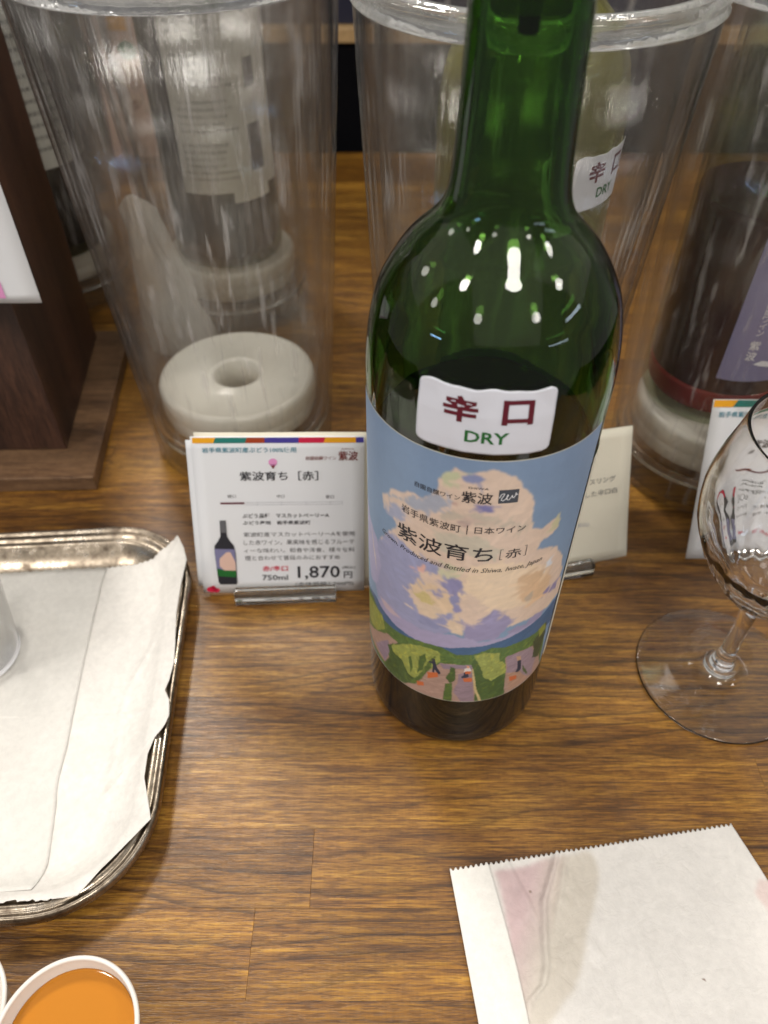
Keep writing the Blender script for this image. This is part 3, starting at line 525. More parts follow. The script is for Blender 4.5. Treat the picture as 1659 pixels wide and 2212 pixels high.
# --- label picture, painted into a fine grid
A0, A1, Z0, Z1 = -100.0, 59.3, 36.8, 163.2
nx_, nz_ = 430, 420
ga, gz = np.meshgrid(np.linspace(A0, A1, nx_), np.linspace(Z1, Z0, nz_))
def lin(c): 
    c = np.array(c, float)/255; return np.where(c <= .04045, c/12.92, ((c+.055)/1.055)**2.4)
mmx = ga/K  # mm along the arc
img = np.zeros((nz_, nx_, 3)); 
t = np.clip((gz-75)/90, 0, 1)[..., None]
img[:] = lin((132, 160, 190))*(1-t)+lin((128, 152, 184))*t
img *= (1+.05*fbm(mmx*.05+3, gz*.16)[..., None]+.03*fbm(mmx*.6, gz*.25+9)[..., None])
def paint(items, amp=1.0, jit=.05):
    for i, (c, wv, pts) in enumerate(items):
        wx = fbm(mmx*.28+11*i, gz*.28+3*i, 3)*1.5*wv*amp + vnoise(mmx*1.7+i, gz*1.7)*.45*wv*amp
        wz = fbm(mmx*.28+40+7*i, gz*.28+5*i, 3)*1.5*wv*amp + vnoise(mmx*1.7+30+i, gz*1.7)*.45*wv*amp
        m = inpoly(mmx+wx, gz+wz, [(a/K, b) for a, b in pts])
        tone = 1+jit*2*fbm((mmx+.5*gz)*.3+5*i, (gz-.4*mmx)*.9+i)[..., None]
        col = lin(c)*tone
        img[m] = col[m]
paint(CLOUD, 1.3)
cmask = inpoly(mmx+fbm(mmx*.28, gz*.28, 3)*1.56+vnoise(mmx*1.7, gz*1.7)*.47, gz+fbm(mmx*.28+40, gz*.28, 3)*1.56+vnoise(mmx*1.7+30, gz*1.7)*.47, [(a/K, b) for a, b in CLOUD[0][2]])
# loose brush strokes over the cloud
rs = np.random.RandomState(5)
cl = [(a/K, b) for a, b in CLOUD[0][2]]
for i in range(900):
    x0 = rs.uniform(-40, 38); z0 = rs.uniform(72, 158)
    if not inpoly(np.array([x0]), np.array([z0]), cl)[0]: continue
    ang = rs.uniform(-.9, .9)+(.6 if x0 > 0 else -.5); ln = rs.uniform(1.5, 5); wd = rs.uniform(.25, .9)
    ix = int((x0*K-A0)/(A1-A0)*(nx_-1)); iz = int((Z1-z0)/(Z1-Z0)*(nz_-1))
    if not (0 <= ix < nx_ and 0 <= iz < nz_): continue
    base = img[iz, ix]*(1+rs.uniform(-.08, .10)) + np.array([.012, .004, -.006])*rs.uniform(-1, 1)
    s = slice(max(0, iz-28), iz+28); q = slice(max(0, ix-28), ix+28)
    dx = mmx[s, q]-x0; dz = gz[s, q]-z0
    u = dx*math.cos(ang)+dz*math.sin(ang); v = -dx*math.sin(ang)+dz*math.cos(ang)+.04*u*u
    e = (np.abs(u)/ln)**3+(np.abs(v)/wd)**2 + .7*vnoise(u*.6+i, v*5)
    m = (e < 1) & cmask[s, q]
    blk = img[s, q]; blk[m] = base*.6+blk[m]*.4
# thin bright edge of the far sky disc on the left
paint([((205, 208, 216), .1, [(-84, 139), (-80, 128), (-79.4, 128), (-83.4, 139)]), ((176, 172, 204), .8, [(-84, 118), (-78, 112), (-66, 108), (-60, 96), (-66, 82), (-76, 80), (-84, 92)]), ((214, 200, 196), .4, [(-76, 112), (-68, 98), (-66, 90), (-70, 98)])])
img = soften(img, 3)
paint(LAND, .75, .09)
for i in range(2600):
    x0 = rs.uniform(-58, 39); z0 = rs.uniform(37.5, 74)
    ix = int((x0*K-A0)/(A1-A0)*(nx_-1)); iz = int((Z1-z0)/(Z1-Z0)*(nz_-1))
    if not (3 <= ix < nx_-3 and 3 <= iz < nz_-3): continue
    c0 = img[iz, ix].copy(); isgreen = c0[1] > c0[0]*1.12 and c0[1] > c0[2]*1.5
    if c0[2] > c0[0]*1.3 or c0.max() < .06: continue
    if z0 > 69 and not isgreen: continue
    ln = rs.uniform(.5, 1.6) if isgreen else rs.uniform(.8, 2.4); wd = rs.uniform(.18, .42)
    ang = (rs.uniform(-1.2, 1.2)+1.2) if isgreen else rs.uniform(-.35, .35)
    base = c0*(1+rs.uniform(-.26, .34)) if isgreen else c0*(1+rs.uniform(-.12, .14))
    if isgreen and rs.rand() < .3: base = base*np.array([1.25, 1.1, .8])
    q_ = slice(max(0, ix-14), ix+14); s_q = slice(max(0, iz-14), iz+14)
    dx = mmx[s_q, q_]-x0; dz = gz[s_q, q_]-z0; u = dx*math.cos(ang)+dz*math.sin(ang); v = -dx*math.sin(ang)+dz*math.cos(ang)
    mk = ((np.abs(u)/ln)**3+(np.abs(v)/wd)**2 < 1); blk = img[s_q, q_]
    same = np.abs(blk-c0).sum(-1) < .12; mk &= same; blk[mk] = base*.8+blk[mk]*.2
img = soften(img, 1)
paint([x for x in LAND if x[1] <= .15], .3, .02)
rl = 37.62
label = sheet('front_label', rl*np.sin(np.radians(ga)), -rl*np.cos(np.radians(ga)), gz, M['labelpaint'], bottle, np.clip(img, 0, 1))
# white paper edge round the label
ed = 37.58
def edge_ring(z0, z1, a0, a1, name='label_edge'):
    n = 90; th = [R(a0+(a1-a0)*i/n) for i in range(n+1)]
    V = []; F = []
    for i, q in enumerate(th):
        for (r, z) in ((ed, z0), (ed, z1)): V.append((r*math.sin(q), -r*math.cos(q), z))
    for i in range(n): F.append([2*i, 2*i+2, 2*i+3, 2*i+1])
    return mesh(name, V, F, M['cream'], label)
edge_ring(Z0-.25, Z1+.25, A0, A1+.3)
T = []
# printed words on the label: (text, arc0, arc1, z0, z1)
def A(*a): return a
T += [('自園自醸ワイン', -37, -14.9, 147.0, 149.1, .0), ('紫波', -14.3, -.6, 146.6, 151.2, .008), ('SHIWA', -11.8, -2.8, 152.4, 153.2)]
T += [('岩手県紫波町', -44.2, -13.2, 133.4, 136.8), ('|', -10.4, -10.0, 133.2, 137.2), ('日本ワイン', -6.7, 17.4, 133.9, 136.9)]
T += [('紫波育ち', -46.5, 3.6, 120.8, 128.0, .006), ('［', 6.8, 8.2, 121.7, 126.6, -.01), ('赤', 9.6, 17.6, 121.9, 126.2), ('］', 18.9, 20.3, 121.7, 126.6, -.01)]
cyl_l = lambda a, z: ((rl+.14)*math.sin(R(a)), -(rl+.14)*math.cos(R(a)), z)
lettering(T, cyl_l, M['ink'], label, 'printed_name', cut=1.6)
lettering([('Grown, Produced and Bottled in Shiwa, Iwate, Japan', -58.7, 31.2, 115.0, 117.9, -.004, .35)], cyl_l, M['ink'], label, 'printed_script', cut=1.6)
lg = patch('logo_square', [[(2.1, 147.0), (11.0, 147.0), (10.8, 152.4), (1.8, 152.4)]], lambda a, z: (((rl+.08))*math.sin(R(a)), -(rl+.08)*math.cos(R(a)), z), M['slate'], label, cut=1.5)
def stroke(pts, wd):
    out = []
    for i in range(len(pts)-1):
        (x0, y0), (x1, y1) = pts[i], pts[i+1]; d = math.hypot((x1-x0)/K, y1-y0) or 1
        nx, ny = -(y1-y0)/d*wd, (x1-x0)/K/d*wd
        out.append([(x0-nx*K, y0-ny), (x1-nx*K, y1-ny), (x1+nx*K, y1+ny), (x0+nx*K, y0+ny)])
    return out
sq = [(2.2, 149.3), (3.2, 150.8), (4.4, 151.0), (4.2, 150.2), (3.4, 149.2), (3.3, 148.3), (4.2, 148.1), (5.4, 149.0), (6.2, 150.2), (6.0, 150.6), (5.6, 149.6), (5.8, 148.5), (6.7, 148.4), (7.6, 149.4), (8.0, 150.2), (8.2, 149.3), (8.8, 149.0), (9.5, 150.2), (9.7, 151.0), (9.3, 150.9), (9.6, 150.2), (10.6, 150.4)]
patch('logo_line', stroke(sq, .13), lambda a, z: (((rl+.15))*math.sin(R(a)), -(rl+.15)*math.cos(R(a)), z), M['whiteink'], label)
# --- back label, seen edge-on
a_, z_ = np.meshgrid(np.linspace(61.0, 200, 60), np.linspace(148, 40, 2))
bl = sheet('back_label', 37.75*np.sin(np.radians(a_)), -37.75*np.cos(np.radians(a_)), z_, M['cream'], bottle)
bars = []
for i in range(38):
    z = 145-i*2.6; 
    if i % 7 == 6: continue
    bars.append(('ぶどう果実酒岩手県産', 64.2+(i % 3)*.6, 96-(i % 4)*6, z, z+1.3))
lettering(bars, lambda a, z: (37.9*math.sin(R(a)), -37.9*math.cos(R(a)), z), M['inkgrey'], bl, 'small_print', cut=2)
# --- DRY sticker
def sticker(root, a0, a1, z0, z1, dz=0, bump=.25, mats=('sticker', 'maroon', 'green'), part='dry_sticker'):
    n1, n2 = 60, 36
    V = []; F = []; cr = 2.0
    def pt(s, t, lift=0):
        a = a0+(a1-a0)*s; z = z0+(z1-z0)*t
        # rounded corners
        w = (a1-a0)/K; h = z1-z0
        x = (s-.5)*w; yv = (t-.5)*h
        ex = max(0, abs(yv)-(h/2-cr)); mx = w/2-cr+math.sqrt(max(0, cr*cr-ex*ex))
        x = x*mx/(w/2)
        a = (a0+a1)/2+x*K
        wr = .35*math.sin(s*14+1)*max(0, t-.72)/.28 + .12*math.sin(s*23+t*4)
        zt = z + (t**3)*(.35*math.sin(s*13+.6)+.2*math.sin(s*27))
        r = rad(z)+.35+max(0, wr)*.9+lift
        return (r*math.sin(R(a)), -r*math.cos(R(a)), zt+dz)
    for j in range(n2+1):
        for i in range(n1+1): V.append(pt(i/n1, j/n2))
    for j in range(n2):
        for i in range(n1): F.append([j*(n1+1)+i, j*(n1+1)+i+1, (j+1)*(n1+1)+i+1, (j+1)*(n1+1)+i])
    o = mesh(part, V, F, M[mats[0]], root)
    so = o.modifiers.new('thickness', 'SOLIDIFY'); so.thickness = .15*MM; so.offset = -1
    mp = lambda u, v: pt(u, v, .16)
    lettering([('辛', .20, .452, .49, .88, .034), ('口', .62, .84, .50, .87, .034)], mp, M[mats[1]], o, 'kanji_print', cut=.03)
    lettering([('DRY', .375, .685, .19, .375, .02)], mp, M[mats[2]], o, 'dry_print', cut=.03)
    return o
sticker(bottle, -37.4, 20.6, 166.0, 186.6)
# --- dark stopper tube hanging in the neck, from a pourer above the frame
pour = thing('pourer', (0, 0, 300), 'dark pourer tube plugged into the neck of the central green bottle', 'bottle pourer')
lathe('tube', [(0, -42), (2.2, -42), (2.5, -41), (2.5, 0), (0, 0)], M['cork'], pour, 24)
lathe('plug', [(2.6, -36), (3.2, -37), (8.6, -37), (9.0, -35.5), (9.2, 0), (2.6, 0)], M['olive_t'], pour, 48, closed=True)
lathe('cap', [(0, .2), (14, .2), (15, 2), (15, 8), (12, 12), (4, 14), (4, 40), (3, 42), (0, 42)], M['cork'], pour, 48)

# ================================================================== COOLERS
def cooler(x, y, k, label, puck=True, rz=0, H=245, R0=53, R1=67.5):
    root = thing('wine_cooler', (x, y, 0), label, 'wine cooler', 'clear plastic wine coolers', rz)
    m = M['acr'][k % 5]
    ro = lambda z: R0+(R1-R0)*z/H
    lathe('outer_wall', [(R0-3, 0), (R0-.8, .3), (R0, 1.6), (ro(60), 60), (ro(140), 140), (ro(H-9), H-9), (ro(H-9)-2, H-9), (ro(140)-2, 140), (ro(60)-2, 60), (R0-2.2, 4), (R0-5, 2.4), (0, 2.4), (0, 0)], m, root, 128)
    mi = M['acri']
    lathe('inner_wall', [(0, 21), (R0-7, 21), (R0-5.2, 23), (ro(60)-5.5, 60), (ro(140)-6.5, 140), (ro(H-9)-7.5, H-9), (ro(H-9)-9, H-9), (ro(140)-8, 140), (ro(60)-7, 60), (R0-6.8, 24), (R0-8.5, 22.6), (0, 22.6)], mi, root, 128)
    rr = ro(H)
    lathe('rim', [(rr-8.6, H-8.6), (rr-.6, H-8.6), (rr+.6, H-7.2), (rr-.5, H-5.6), (rr-.5, H-4.4), (rr+.8, H-3), (rr+.6, H-1.2), (rr-.6, H-.2), (rr-2.2, H-.4), (rr-3.2, H-1.6), (rr-4.6, H-1.6), (rr-5.6, H-.4), (rr-7.4, H-.2), (rr-8.6, H-1.2), (rr-9, H-4)], M['rim'], root, 160, closed=True)
    lathe('base_ring', [(R0-6, 17.5), (R0-1.0, 17.5), (R0-.6, 19), (R0-1.2, 20.6), (R0-6, 20.6)], M['clearbump'], root, 128, closed=True)
    if puck:
        p = thing('cooling_puck', (x, y, 22.9), None, None)
        p.name = 'cooling_puck'
        lathe('body', [(12.2, 0), (43.4, 0), (44.6, 1.2), (44.9, 9), (44.5, 9.4), (44.8, 9.8), (44.8, 17.4), (44.0, 19.4), (42.2, 20.3), (41.0, 20.3), (40.2, 19.9), (16.8, 19.9), (16, 20.4), (14.2, 20.2), (12.9, 19.0)], M['puck'], p, 96, closed=True)
        return root, p
    return root, None
cA, pA = cooler(-117, 174, 0, 'empty clear double-walled wine cooler behind the white price card, nearest on the left')
cB, pB = cooler(23, 134, 1, 'clear wine cooler directly behind the central green bottle, holding a pale olive bottle', puck=False)
cC, pC = cooler(157, 151, 2, 'clear wine cooler at the right edge holding the red-wine bottle with lavender label')
cD, pD = cooler(-142, 330, 3, 'clear wine cooler in the second row holding the bottle with a grey back label')
cE, pE = cooler(-279, 350, 4, 'clear wine cooler glimpsed behind the dark wooden box, holding a dark bottle')
for p, l in ((pA, 'white ring-shaped cooling block with centre hole inside the empty nearest-left cooler'), (pC, 'milky cooling block under the red-wine bottle at the right edge'), (pD, 'milky cooling block under the bottle with grey back label, second row'), (pE, 'milky cooling block under the dark bottle behind the wooden box')):
    tag(p, l, 'cooling block', 'cooling blocks inside the coolers')

# --- bottles in the coolers
def cooled(x, y, z, mat, level, liq, label, rz=0):
    b = thing('wine_bottle', (x, y, z), label, 'wine bottle', 'bottles standing in coolers', rz)
    bottle_glass(mat, b); fill_mesh(b, level, liq)
    return b
M['whitewine'] = pmat('pale_olive_wine', srgb(140, 134, 70), rough=.15, spec=.4, transl=.45)
M['clear_t'] = tinted('pale_grey_green_glass', (.80, .83, .76, 1)); M['redglow'] = pmat('painted_red_glow', (.42, .03, .035, 1), rough=.15, transl=.45); M['redwine'] = pmat('deep_red_wine', (.035, .004, .007, 1), rough=.05, spec=.4)
bB = cooled(27, 134, 23, M['olive_t'], 128, M['whitewine'], 'pale olive glass bottle with DRY sticker, in the cooler behind the central bottle')
sticker(bB, 20, 74, 148.5, 169.5)
bC = cooled(152, 160, 43.2, M['clear_t'], 112, M['redwine'], 'half-full red-wine bottle with lavender label in the cooler at the right edge')
fill_mesh(bC, 21, M['redglow'], name='painted_wine_glow').scale = (1.004, 1.004, 1)  # brighter red base painted in for light glowing through thin wine
bD = cooled(-142, 330, 43.2, M['grey_t'], 20, M['wine'], 'grey-green bottle with text-covered back label in the second-row cooler')
bE = cooled(-272, 338, 43.2, M['dark_t'], 120, M['wine'], 'black-looking bottle with pale label in the cooler behind the wooden box')
def wrap_label(root, a0, a1, z0, z1, mat, name='label'):
    a_, z_ = np.meshgrid(np.linspace(a0, a1, 50), np.linspace(z1, z0, 6)); r = 37.7
    o = sheet(name, r*np.sin(np.radians(a_)), -r*np.cos(np.radians(a_)), z_, mat, root)
    return o
lC = wrap_label(bC, -24, 92, 31.5, 118, M['lav'])
mc = lambda a, z: (37.85*math.sin(R(a)), -37.85*math.cos(R(a)), z)
def vert(s, a, z, w, h, wt=0):
    return [(ch, a, a+w*K, z-(i+1)*h, z-(i+1)*h+h*.86, wt) for i, ch in enumerate(s)]
lettering(vert('自園自醸ワイン', -8, 84, 3.2, 3.7)+vert('紫波', -9.5, 56, 5.0, 6, .01)+vert('岩手県紫波町', -1, 86, 2.4, 2.8)+vert('紫波', 6, 84, 10, 12, .01), mc, M['whiteink'], lC, 'white_print', cut=1.5)
patch('white_brush_mark', [[(-2, 42), (4, 44), (12, 43), (20, 45), (20, 42), (12, 40), (3, 41)]], mc, M['whiteink'], lC, cut=1.5)
lD = wrap_label(bD, -27, 80, 53, 172, M['backlabel'])
rows = []
rt = random.Random(4)
words = ['品目果実酒原材料名', 'ぶどう岩手県産', '酸化防止剤亜硫酸塩', '内容量ml製造者', '紫波町遠山字松原', '自園自醸ワイン紫波', '未成年者の飲酒は', '法律で禁止されています', '妊娠中や授乳期の', '飲酒は胎児に影響']
for i in range(27):
    z = 168-i*4.1
    if i in (7, 8, 14, 20): continue
    n = rt.choice((2, 3, 2)); s = ''.join(rt.sample(words, n))
    rows.append((s, -20, 32+rt.uniform(-14, 5), z, z+1.9))
mD = lambda a, z: (37.9*math.sin(R(a)), -37.9*math.cos(R(a)), z)
lettering(rows, mD, M['inkgrey'], lD, 'small_print', cut=3)
for q in ([(22, 158), (31, 158), (31, 172), (22, 172)], [(48, 150), (56, 150), (56, 160), (48, 160)], [(46, 112), (58, 112), (58, 128), (46, 128)], [(44, 64), (60, 64), (60, 92), (44, 92)]):
    patch('printed_mark', [q], mD, M['inkgrey'], lD, cut=2)
tg = wrap_label(bD, 22, 64, 46, 53.5, M['backlabel'], 'lower_tab')
lE = wrap_label(bE, -20, 100, 62, 160, M['backlabel'])
lettering([('ぶどう果実酒岩手県産', 22, 66, 150-i*7, 152.5-i*7) for i in range(12)], mD, M['inkgrey'], lE, 'small_print', cut=3)

# ================================================================== CARDS IN STANDS
s22, c22 = math.sin(R(22)), math.cos(R(22))
def frame(O, u, up):
    u = Vector(u).normalized(); up = Vector(up); up = (up-up.dot(u)*u).normalized(); n = u.cross(up)
    O = Vector(O)
    return lambda a, b, c=0: tuple(O+u*a+up*b+n*c)
def card_sheet(name, fr, w0, w1, h0, h1, off, mat, parent, bend=0, th=.35):
    nx, ny = 14, 14
    X, Yv = np.meshgrid(np.linspace(w0, w1, nx), np.linspace(h0, h1, ny))
    P_ = np.array([fr(a, b, off+bend*math.sin(a*.12+b*.05)*.6) for a, b in zip(X.ravel(), Yv.ravel())]).reshape(ny, nx, 3)
    o = sheet(name, P_[..., 0], P_[..., 1], P_[..., 2], mat, parent)
    so = o.modifiers.new('thickness', 'SOLIDIFY'); so.thickness = th*MM; so.offset = -1
    return o
def quads(*rs): return [[(a, c), (b, c), (b, d), (a, d)] for a, b, c, d in rs]
def stand(fr, u0, u1, label, group='clear card stands'):
    """low clear acrylic block with a slot the card leans in"""
    root = thing('card_stand', fr((u0+u1)/2, 0, 0)[:2]+(0,), label, 'card stand', group)
    c = Vector(fr((u0+u1)/2, 0, 0)); uu = Vector(fr(1, 0, 0))-Vector(fr(0, 0, 0)); ang = math.atan2(uu.y, uu.x)
    root.rotation_euler = (0, 0, ang); h = (u1-u0)/2
    box('foot', -h, h, -7, 14, .05, 2.4, M['clear'], root, bev=.5)
    box('front_lip', -h, h, -7, -1.6, 2.45, 8.2, M['clearbump'], root, bev=.9)
    box('back_lip', -h, h, 3.5, 7, 2.45, 9, M['clear'], root, bev=.7)
    return root
# --- card 1
f1 = frame((-121.5, 43.9, 2.6), (80, 3.6, -2.4), (-.045*s22, s22, c22))
card = thing('price_card', (0, 0, 0), 'white price card reading 1,870 yen in a clear stand left of the bottle', 'price card')
card.location = (-81*MM, 46*MM, 2*MM)
def loc(fr, root): return lambda a, b, c=0: tuple(Vector(fr(a, b, c))-root.location/MM)
g1 = loc(f1, card)
card_sheet('front_sheet', g1, 0, 80, 0, 81.5, 0, M['card'], card, .12)
card_sheet('backing_sheet', g1, 1.5, 84, 1.5, 82.8, -1.6, M['cream'], card, .3)
sl = card_sheet('sleeve_sheet', g1, -2.4, 60, 3.5, 79.5, -.8, M['card'], card, .2)
m1 = lambda a, b: g1(a, b, .42)
for nm, mt, (a, b, c, d) in (('gold_band', 'gold', (1, 10.5, 11.6, 1)), ('teal_band', 'tealb', (10.5, 25, 26, 11.6)), ('rust_band', 'rust', (25, 34, 34, 26)), ('indigo_band', 'indigo', (34, 49.5, 49.8, 34)), ('crimson_band', 'crimson', (49.5, 61, 62, 49.8)), ('gold_band', 'gold', (61, 76, 76, 62)), ('indigo_band', 'indigo', (76, 79.6, 79.6, 76))):
    patch(nm, [[(a, 78.4), (b, 78.4), (c, 81.0), (d, 81.0)]], m1, M[mt], card)
lettering([('岩手県紫波町産ぶどう100%使用', 5, 48.3, 73.7, 76.3, .006)], m1, M['teal'], card, 'header_print')
lettering([('自園自醸ワイン', 52.7, 66.8, 69.9, 71.8, .006), ('紫波', 67.8, 77, 69.6, 74.3, .012), ('SHIWA', 69.2, 75.2, 74.9, 75.7)], m1, M['brownred'], card, 'maker_print')
lettering([('紫波育ち［赤］', 21.5, 58.2, 59.8, 64.4, .010)], m1, M['ink'], card, 'name_print')
lettering([('軽口', 15.2, 19.1, 51.1, 52.8), ('中口', 38.5, 42.0, 50.9, 52.6), ('重口', 61.5, 65.5, 50.5, 52.2)], m1, M['inkgrey'], card, 'scale_words')
patch('scale_bar', quads((11.6, 22.9, 47.9, 48.8)), m1, M['maroon'], card)
patch('scale_line', quads((23, 69.5, 48.6, 48.75), (23, 69.5, 47.4, 47.55), *[(q, q+.15, 47.0, 49.2) for q in (29, 40.5, 52, 63.5, 69.4)]), m1, M['inklight'], card)
lettering([('ぶどう品種　マスカットベーリーA', 21.5, 63, 40.6, 42.9, .014), ('ぶどう産地　岩手県紫波町', 21.5, 54, 37, 39.1, .014)], m1, M['ink'], card, 'grape_print')
lettering([('紫波町産マスカットベーリーAを使用', 21.5, 75.3, 30.6, 33.1), ('した赤ワイン。果実味を感じるフルーテ', 21.4, 75.2, 26.2, 28.9), ('ィーな味わい。和食や洋食、様々な料', 21.2, 75.3, 21.9, 24.5), ('理と合わせて普段のみにおすすめ', 21.5, 68, 17.8, 20.4)], m1, M['inkgrey'], card, 'description_print')
lettering([('赤/辛口', 29.8, 42.2, 11.7, 14.7, .012)], m1, M['crimson'], card, 'taste_print')
lettering([('750ml', 29.4, 42.1, 6.7, 9.6, .010), ('1,870', 47, 67.9, 6.6, 14.3, .012), ('円', 69.9, 74, 7.3, 11, .01), ('(税込)', 69.2, 75.6, 12.4, 14.1), ('(本体価格1,700円)', 45.7, 74.7, 2.9, 5.3, .0)], m1, M['ink'], card, 'price_print')
bp = [(8.6, 4.6), (16.6, 4.6), (17.0, 6), (17.2, 22), (16.6, 26), (14.8, 28.4), (13.6, 31), (13.5, 39.4), (10.6, 39.4), (10.4, 31), (9.0, 28.4), (7.2, 26), (7.0, 22), (7.8, 6)]
patch('bottle_picture', [bp], m1, M['ink'], card)
m1b = lambda a, b: g1(a, b, .5)
patch('picture_capsule', quads((10.7, 13.4, 33, 39.2)), m1b, M['inkgrey'], card)
patch('picture_sky', [[(7.4, 13), (16.9, 12.4), (16.9, 24.0), (7.1, 24.4)]], m1b, M['lav'], card)
patch('picture_cloud', [[(11, 12.6), (16.7, 12.4), (16.8, 17), (14.6, 22.6), (12.6, 22.4), (9.2, 19), (9, 15)]], lambda a, b: g1(a, b, .56), M['pinkcard'], card)
patch('picture_vines', [[(8, 9.4), (16.7, 8.6), (16.9, 13.2), (13, 13.8), (10, 13), (7.5, 13.8)]], m1b, M['green'], card)
def disc(cx, cy, rx, ry, n=16): return [(cx+rx*math.cos(2*PI*i/n), cy+ry*math.sin(2*PI*i/n)) for i in range(n)]
PI = math.pi
patch('grape_icon', [disc(37.3, 68.9, 2.0, 1.9), [(35.7, 68), (38.9, 68), (37.5, 65.9), (37.1, 65.9)]], m1, M['pinklight'], card)
patch('grape_icon_base', [[(36.4, 67.2), (38.2, 67.2), (37.5, 65.8), (37.1, 65.8)]], m1b, M['brownred'], card)
patch('flower_print', [disc(4.2, 1.9, 2.6, 1.6), disc(6.4, 1.4, 1.7, 1.2), disc(4.8, 3.0, 1.2, 1.0)], m1, M['crimson'], card)
stand(f1, 16, 66, 'clear acrylic stand gripping the foot of the 1,870 yen price card')
# --- card 2, turned, right behind the bottle
u2 = Vector((27.5, 6.24, 0)).normalized()
f2 = frame((95.2-80*u2.x, 68.8-80*u2.y, 2.6), tuple(u2), (-u2.y*s22, s22*1.0, c22))
card2 = thing('paper_note', (60*MM/MM, 60, 2), 'plain cream paper note with faint grey writing standing right of the bottle', 'note card')
g2 = loc(f2, card2)
card_sheet('sheet', g2, 0, 80, 0, 71, 0, M['cream'], card2, .8)
m2 = lambda a, b: g2(a, b, 1.0+.8*.6*math.sin(a*.12+b*.05)-.4)
lettering([('したリースリング', 44, 72, 43.5, 46.5), ('を使用した辛口白', 44, 73, 37, 40)], m2, M['inkgrey'], card2, 'writing')
lettering([('価格(税込)', 44, 58, 21, 24)], m2, M['inklight'], card2, 'small_writing')
stand(f2, 20, 59, 'clear acrylic stand under the cream note, mostly hidden behind the central bottle')
# --- card 3, behind the glass
f3 = frame((125.6, 66.9, 2.6), (80, 0, 0), (0, s22, c22))
card3 = thing('price_card', (165, 67, 2), 'white price card with gold and teal band, seen through the stemmed glass at the right', 'price card')
g3 = loc(f3, card3); m3 = lambda a, b: g3(a, b, .42)
card_sheet('sheet', g3, 0, 80, 0, 85, 0, M['card'], card3, .1)
for nm, mt, (a, b, c, d) in (('gold_band', 'gold', (.3, 9.5, 11.6, .3)), ('teal_band', 'tealb', (9.5, 24, 26, 11.6)), ('rust_band', 'rust', (24, 34, 34, 26)), ('indigo_band', 'indigo', (34, 49.5, 49.8, 34)), ('crimson_band', 'crimson', (49.5, 61, 62, 49.8)), ('gold_band', 'gold', (61, 79.7, 79.7, 62))):
    patch(nm, [[(a, 81.4), (b, 81.4), (c, 84.8), (d, 84.8)]], m3, M[mt], card3)
lettering([('岩手県紫波町産ぶどう100%使用', 3.5, 47, 76.3, 79.2, .006)], m3, M['teal'], card3, 'header_print')
lettering([('ぶどう品種　リースリング', 21, 55, 44, 46.6, .014), ('ぶどう産地　岩手県紫波町', 21, 54, 40, 42.4, .014), ('紫波育ち［白］', 20, 56, 62, 67, .012)], m3, M['ink'], card3, 'name_print')
lettering([('紫波町産のぶどうを使用した', 21, 66, 34, 36.6), ('ワイン。果実味を感じる味わい', 21, 70, 29, 31.7), ('和食や洋食、様々な料理と合わせ', 21, 72, 24, 26.6)], m3, M['inkgrey'], card3, 'description_print')
lettering([('赤/辛口', 27, 41, 15, 18.4, .012)], m3, M['crimson'], card3, 'taste_print')
patch('scale_bar', quads((12, 34, 51, 52)), m3, M['maroon'], card3)
patch('bottle_picture', [[(a, b) for a, b in bp]], m3, M['ink'], card3)
patch('picture_label', quads((7.6, 16.6, 9, 23)), lambda a, b: g3(a, b, .5), M['lav'], card3)
patch('picture_capsule', quads((10.7, 13.4, 31, 39.2)), lambda a, b: g3(a, b, .5), M['crimson'], card3)
stand(f3, 20, 60, 'clear acrylic stand under the card behind the stemmed glass')

# ================================================================== STEMMED GLASS
gl = thing('wine_glass', (121.5, -1, 0), 'short-stemmed clear tasting glass with dimpled bowl at the right edge', 'wine glass')
go = [(0, 2.0), (10, 1.3), (22, .7), (32, .3), (35.2, .25), (36.0, .8), (35.8, 1.6), (34, 2.0), (22, 2.7), (12, 4.2), (8.2, 6.0), (7.0, 7.6), (7.4, 9.0), (6.0, 10.2), (5.0, 11.6), (5.3, 12.8), (4.3, 14.2), (3.7, 18), (3.4, 26), (3.3, 36), (3.6, 44), (4.4, 49), (6.2, 52.4), (10.5, 56.5), (16, 62), (22.6, 70.5), (29.3, 82), (34.6, 94), (36.6, 108), (35.4, 120), (33.2, 130), (31.2, 139.4), (30.9, 140.3)]
gi = [(30.4, 140.6), (29.9, 140.0), (30.2, 138), (32.1, 130), (34.2, 120), (35.4, 108), (33.3, 94), (27.6, 82.5), (21.2, 71.0), (14.4, 63.0), (8.6, 59.2), (4.5, 56.6), (0, 55.6)]
gprof = smoothprof(go, 4)+smoothprof(gi, 4)
nout = len(smoothprof(go, 4))
def dimple(k, r, z, t):
    if k < nout and 55 < z < 97:
        e = math.sin(PI*(z-55)/42)
        return r+.5*e*math.cos(18*t+(1 if int((z-55)/6) % 2 else 0)*PI)*math.sin(PI*(z-55)/6)+.25*e*math.sin(2*PI*(z-55)/4.2), z
    return r, z
lathe('glass_body', gprof, M['clear'], gl, 180, rfun=dimple)
M['rose'] = glassmat('pale_rose_wine_rest', 1.34, 0, (1, 1, 1, 1), (.97, .8, .78, 1), 18)

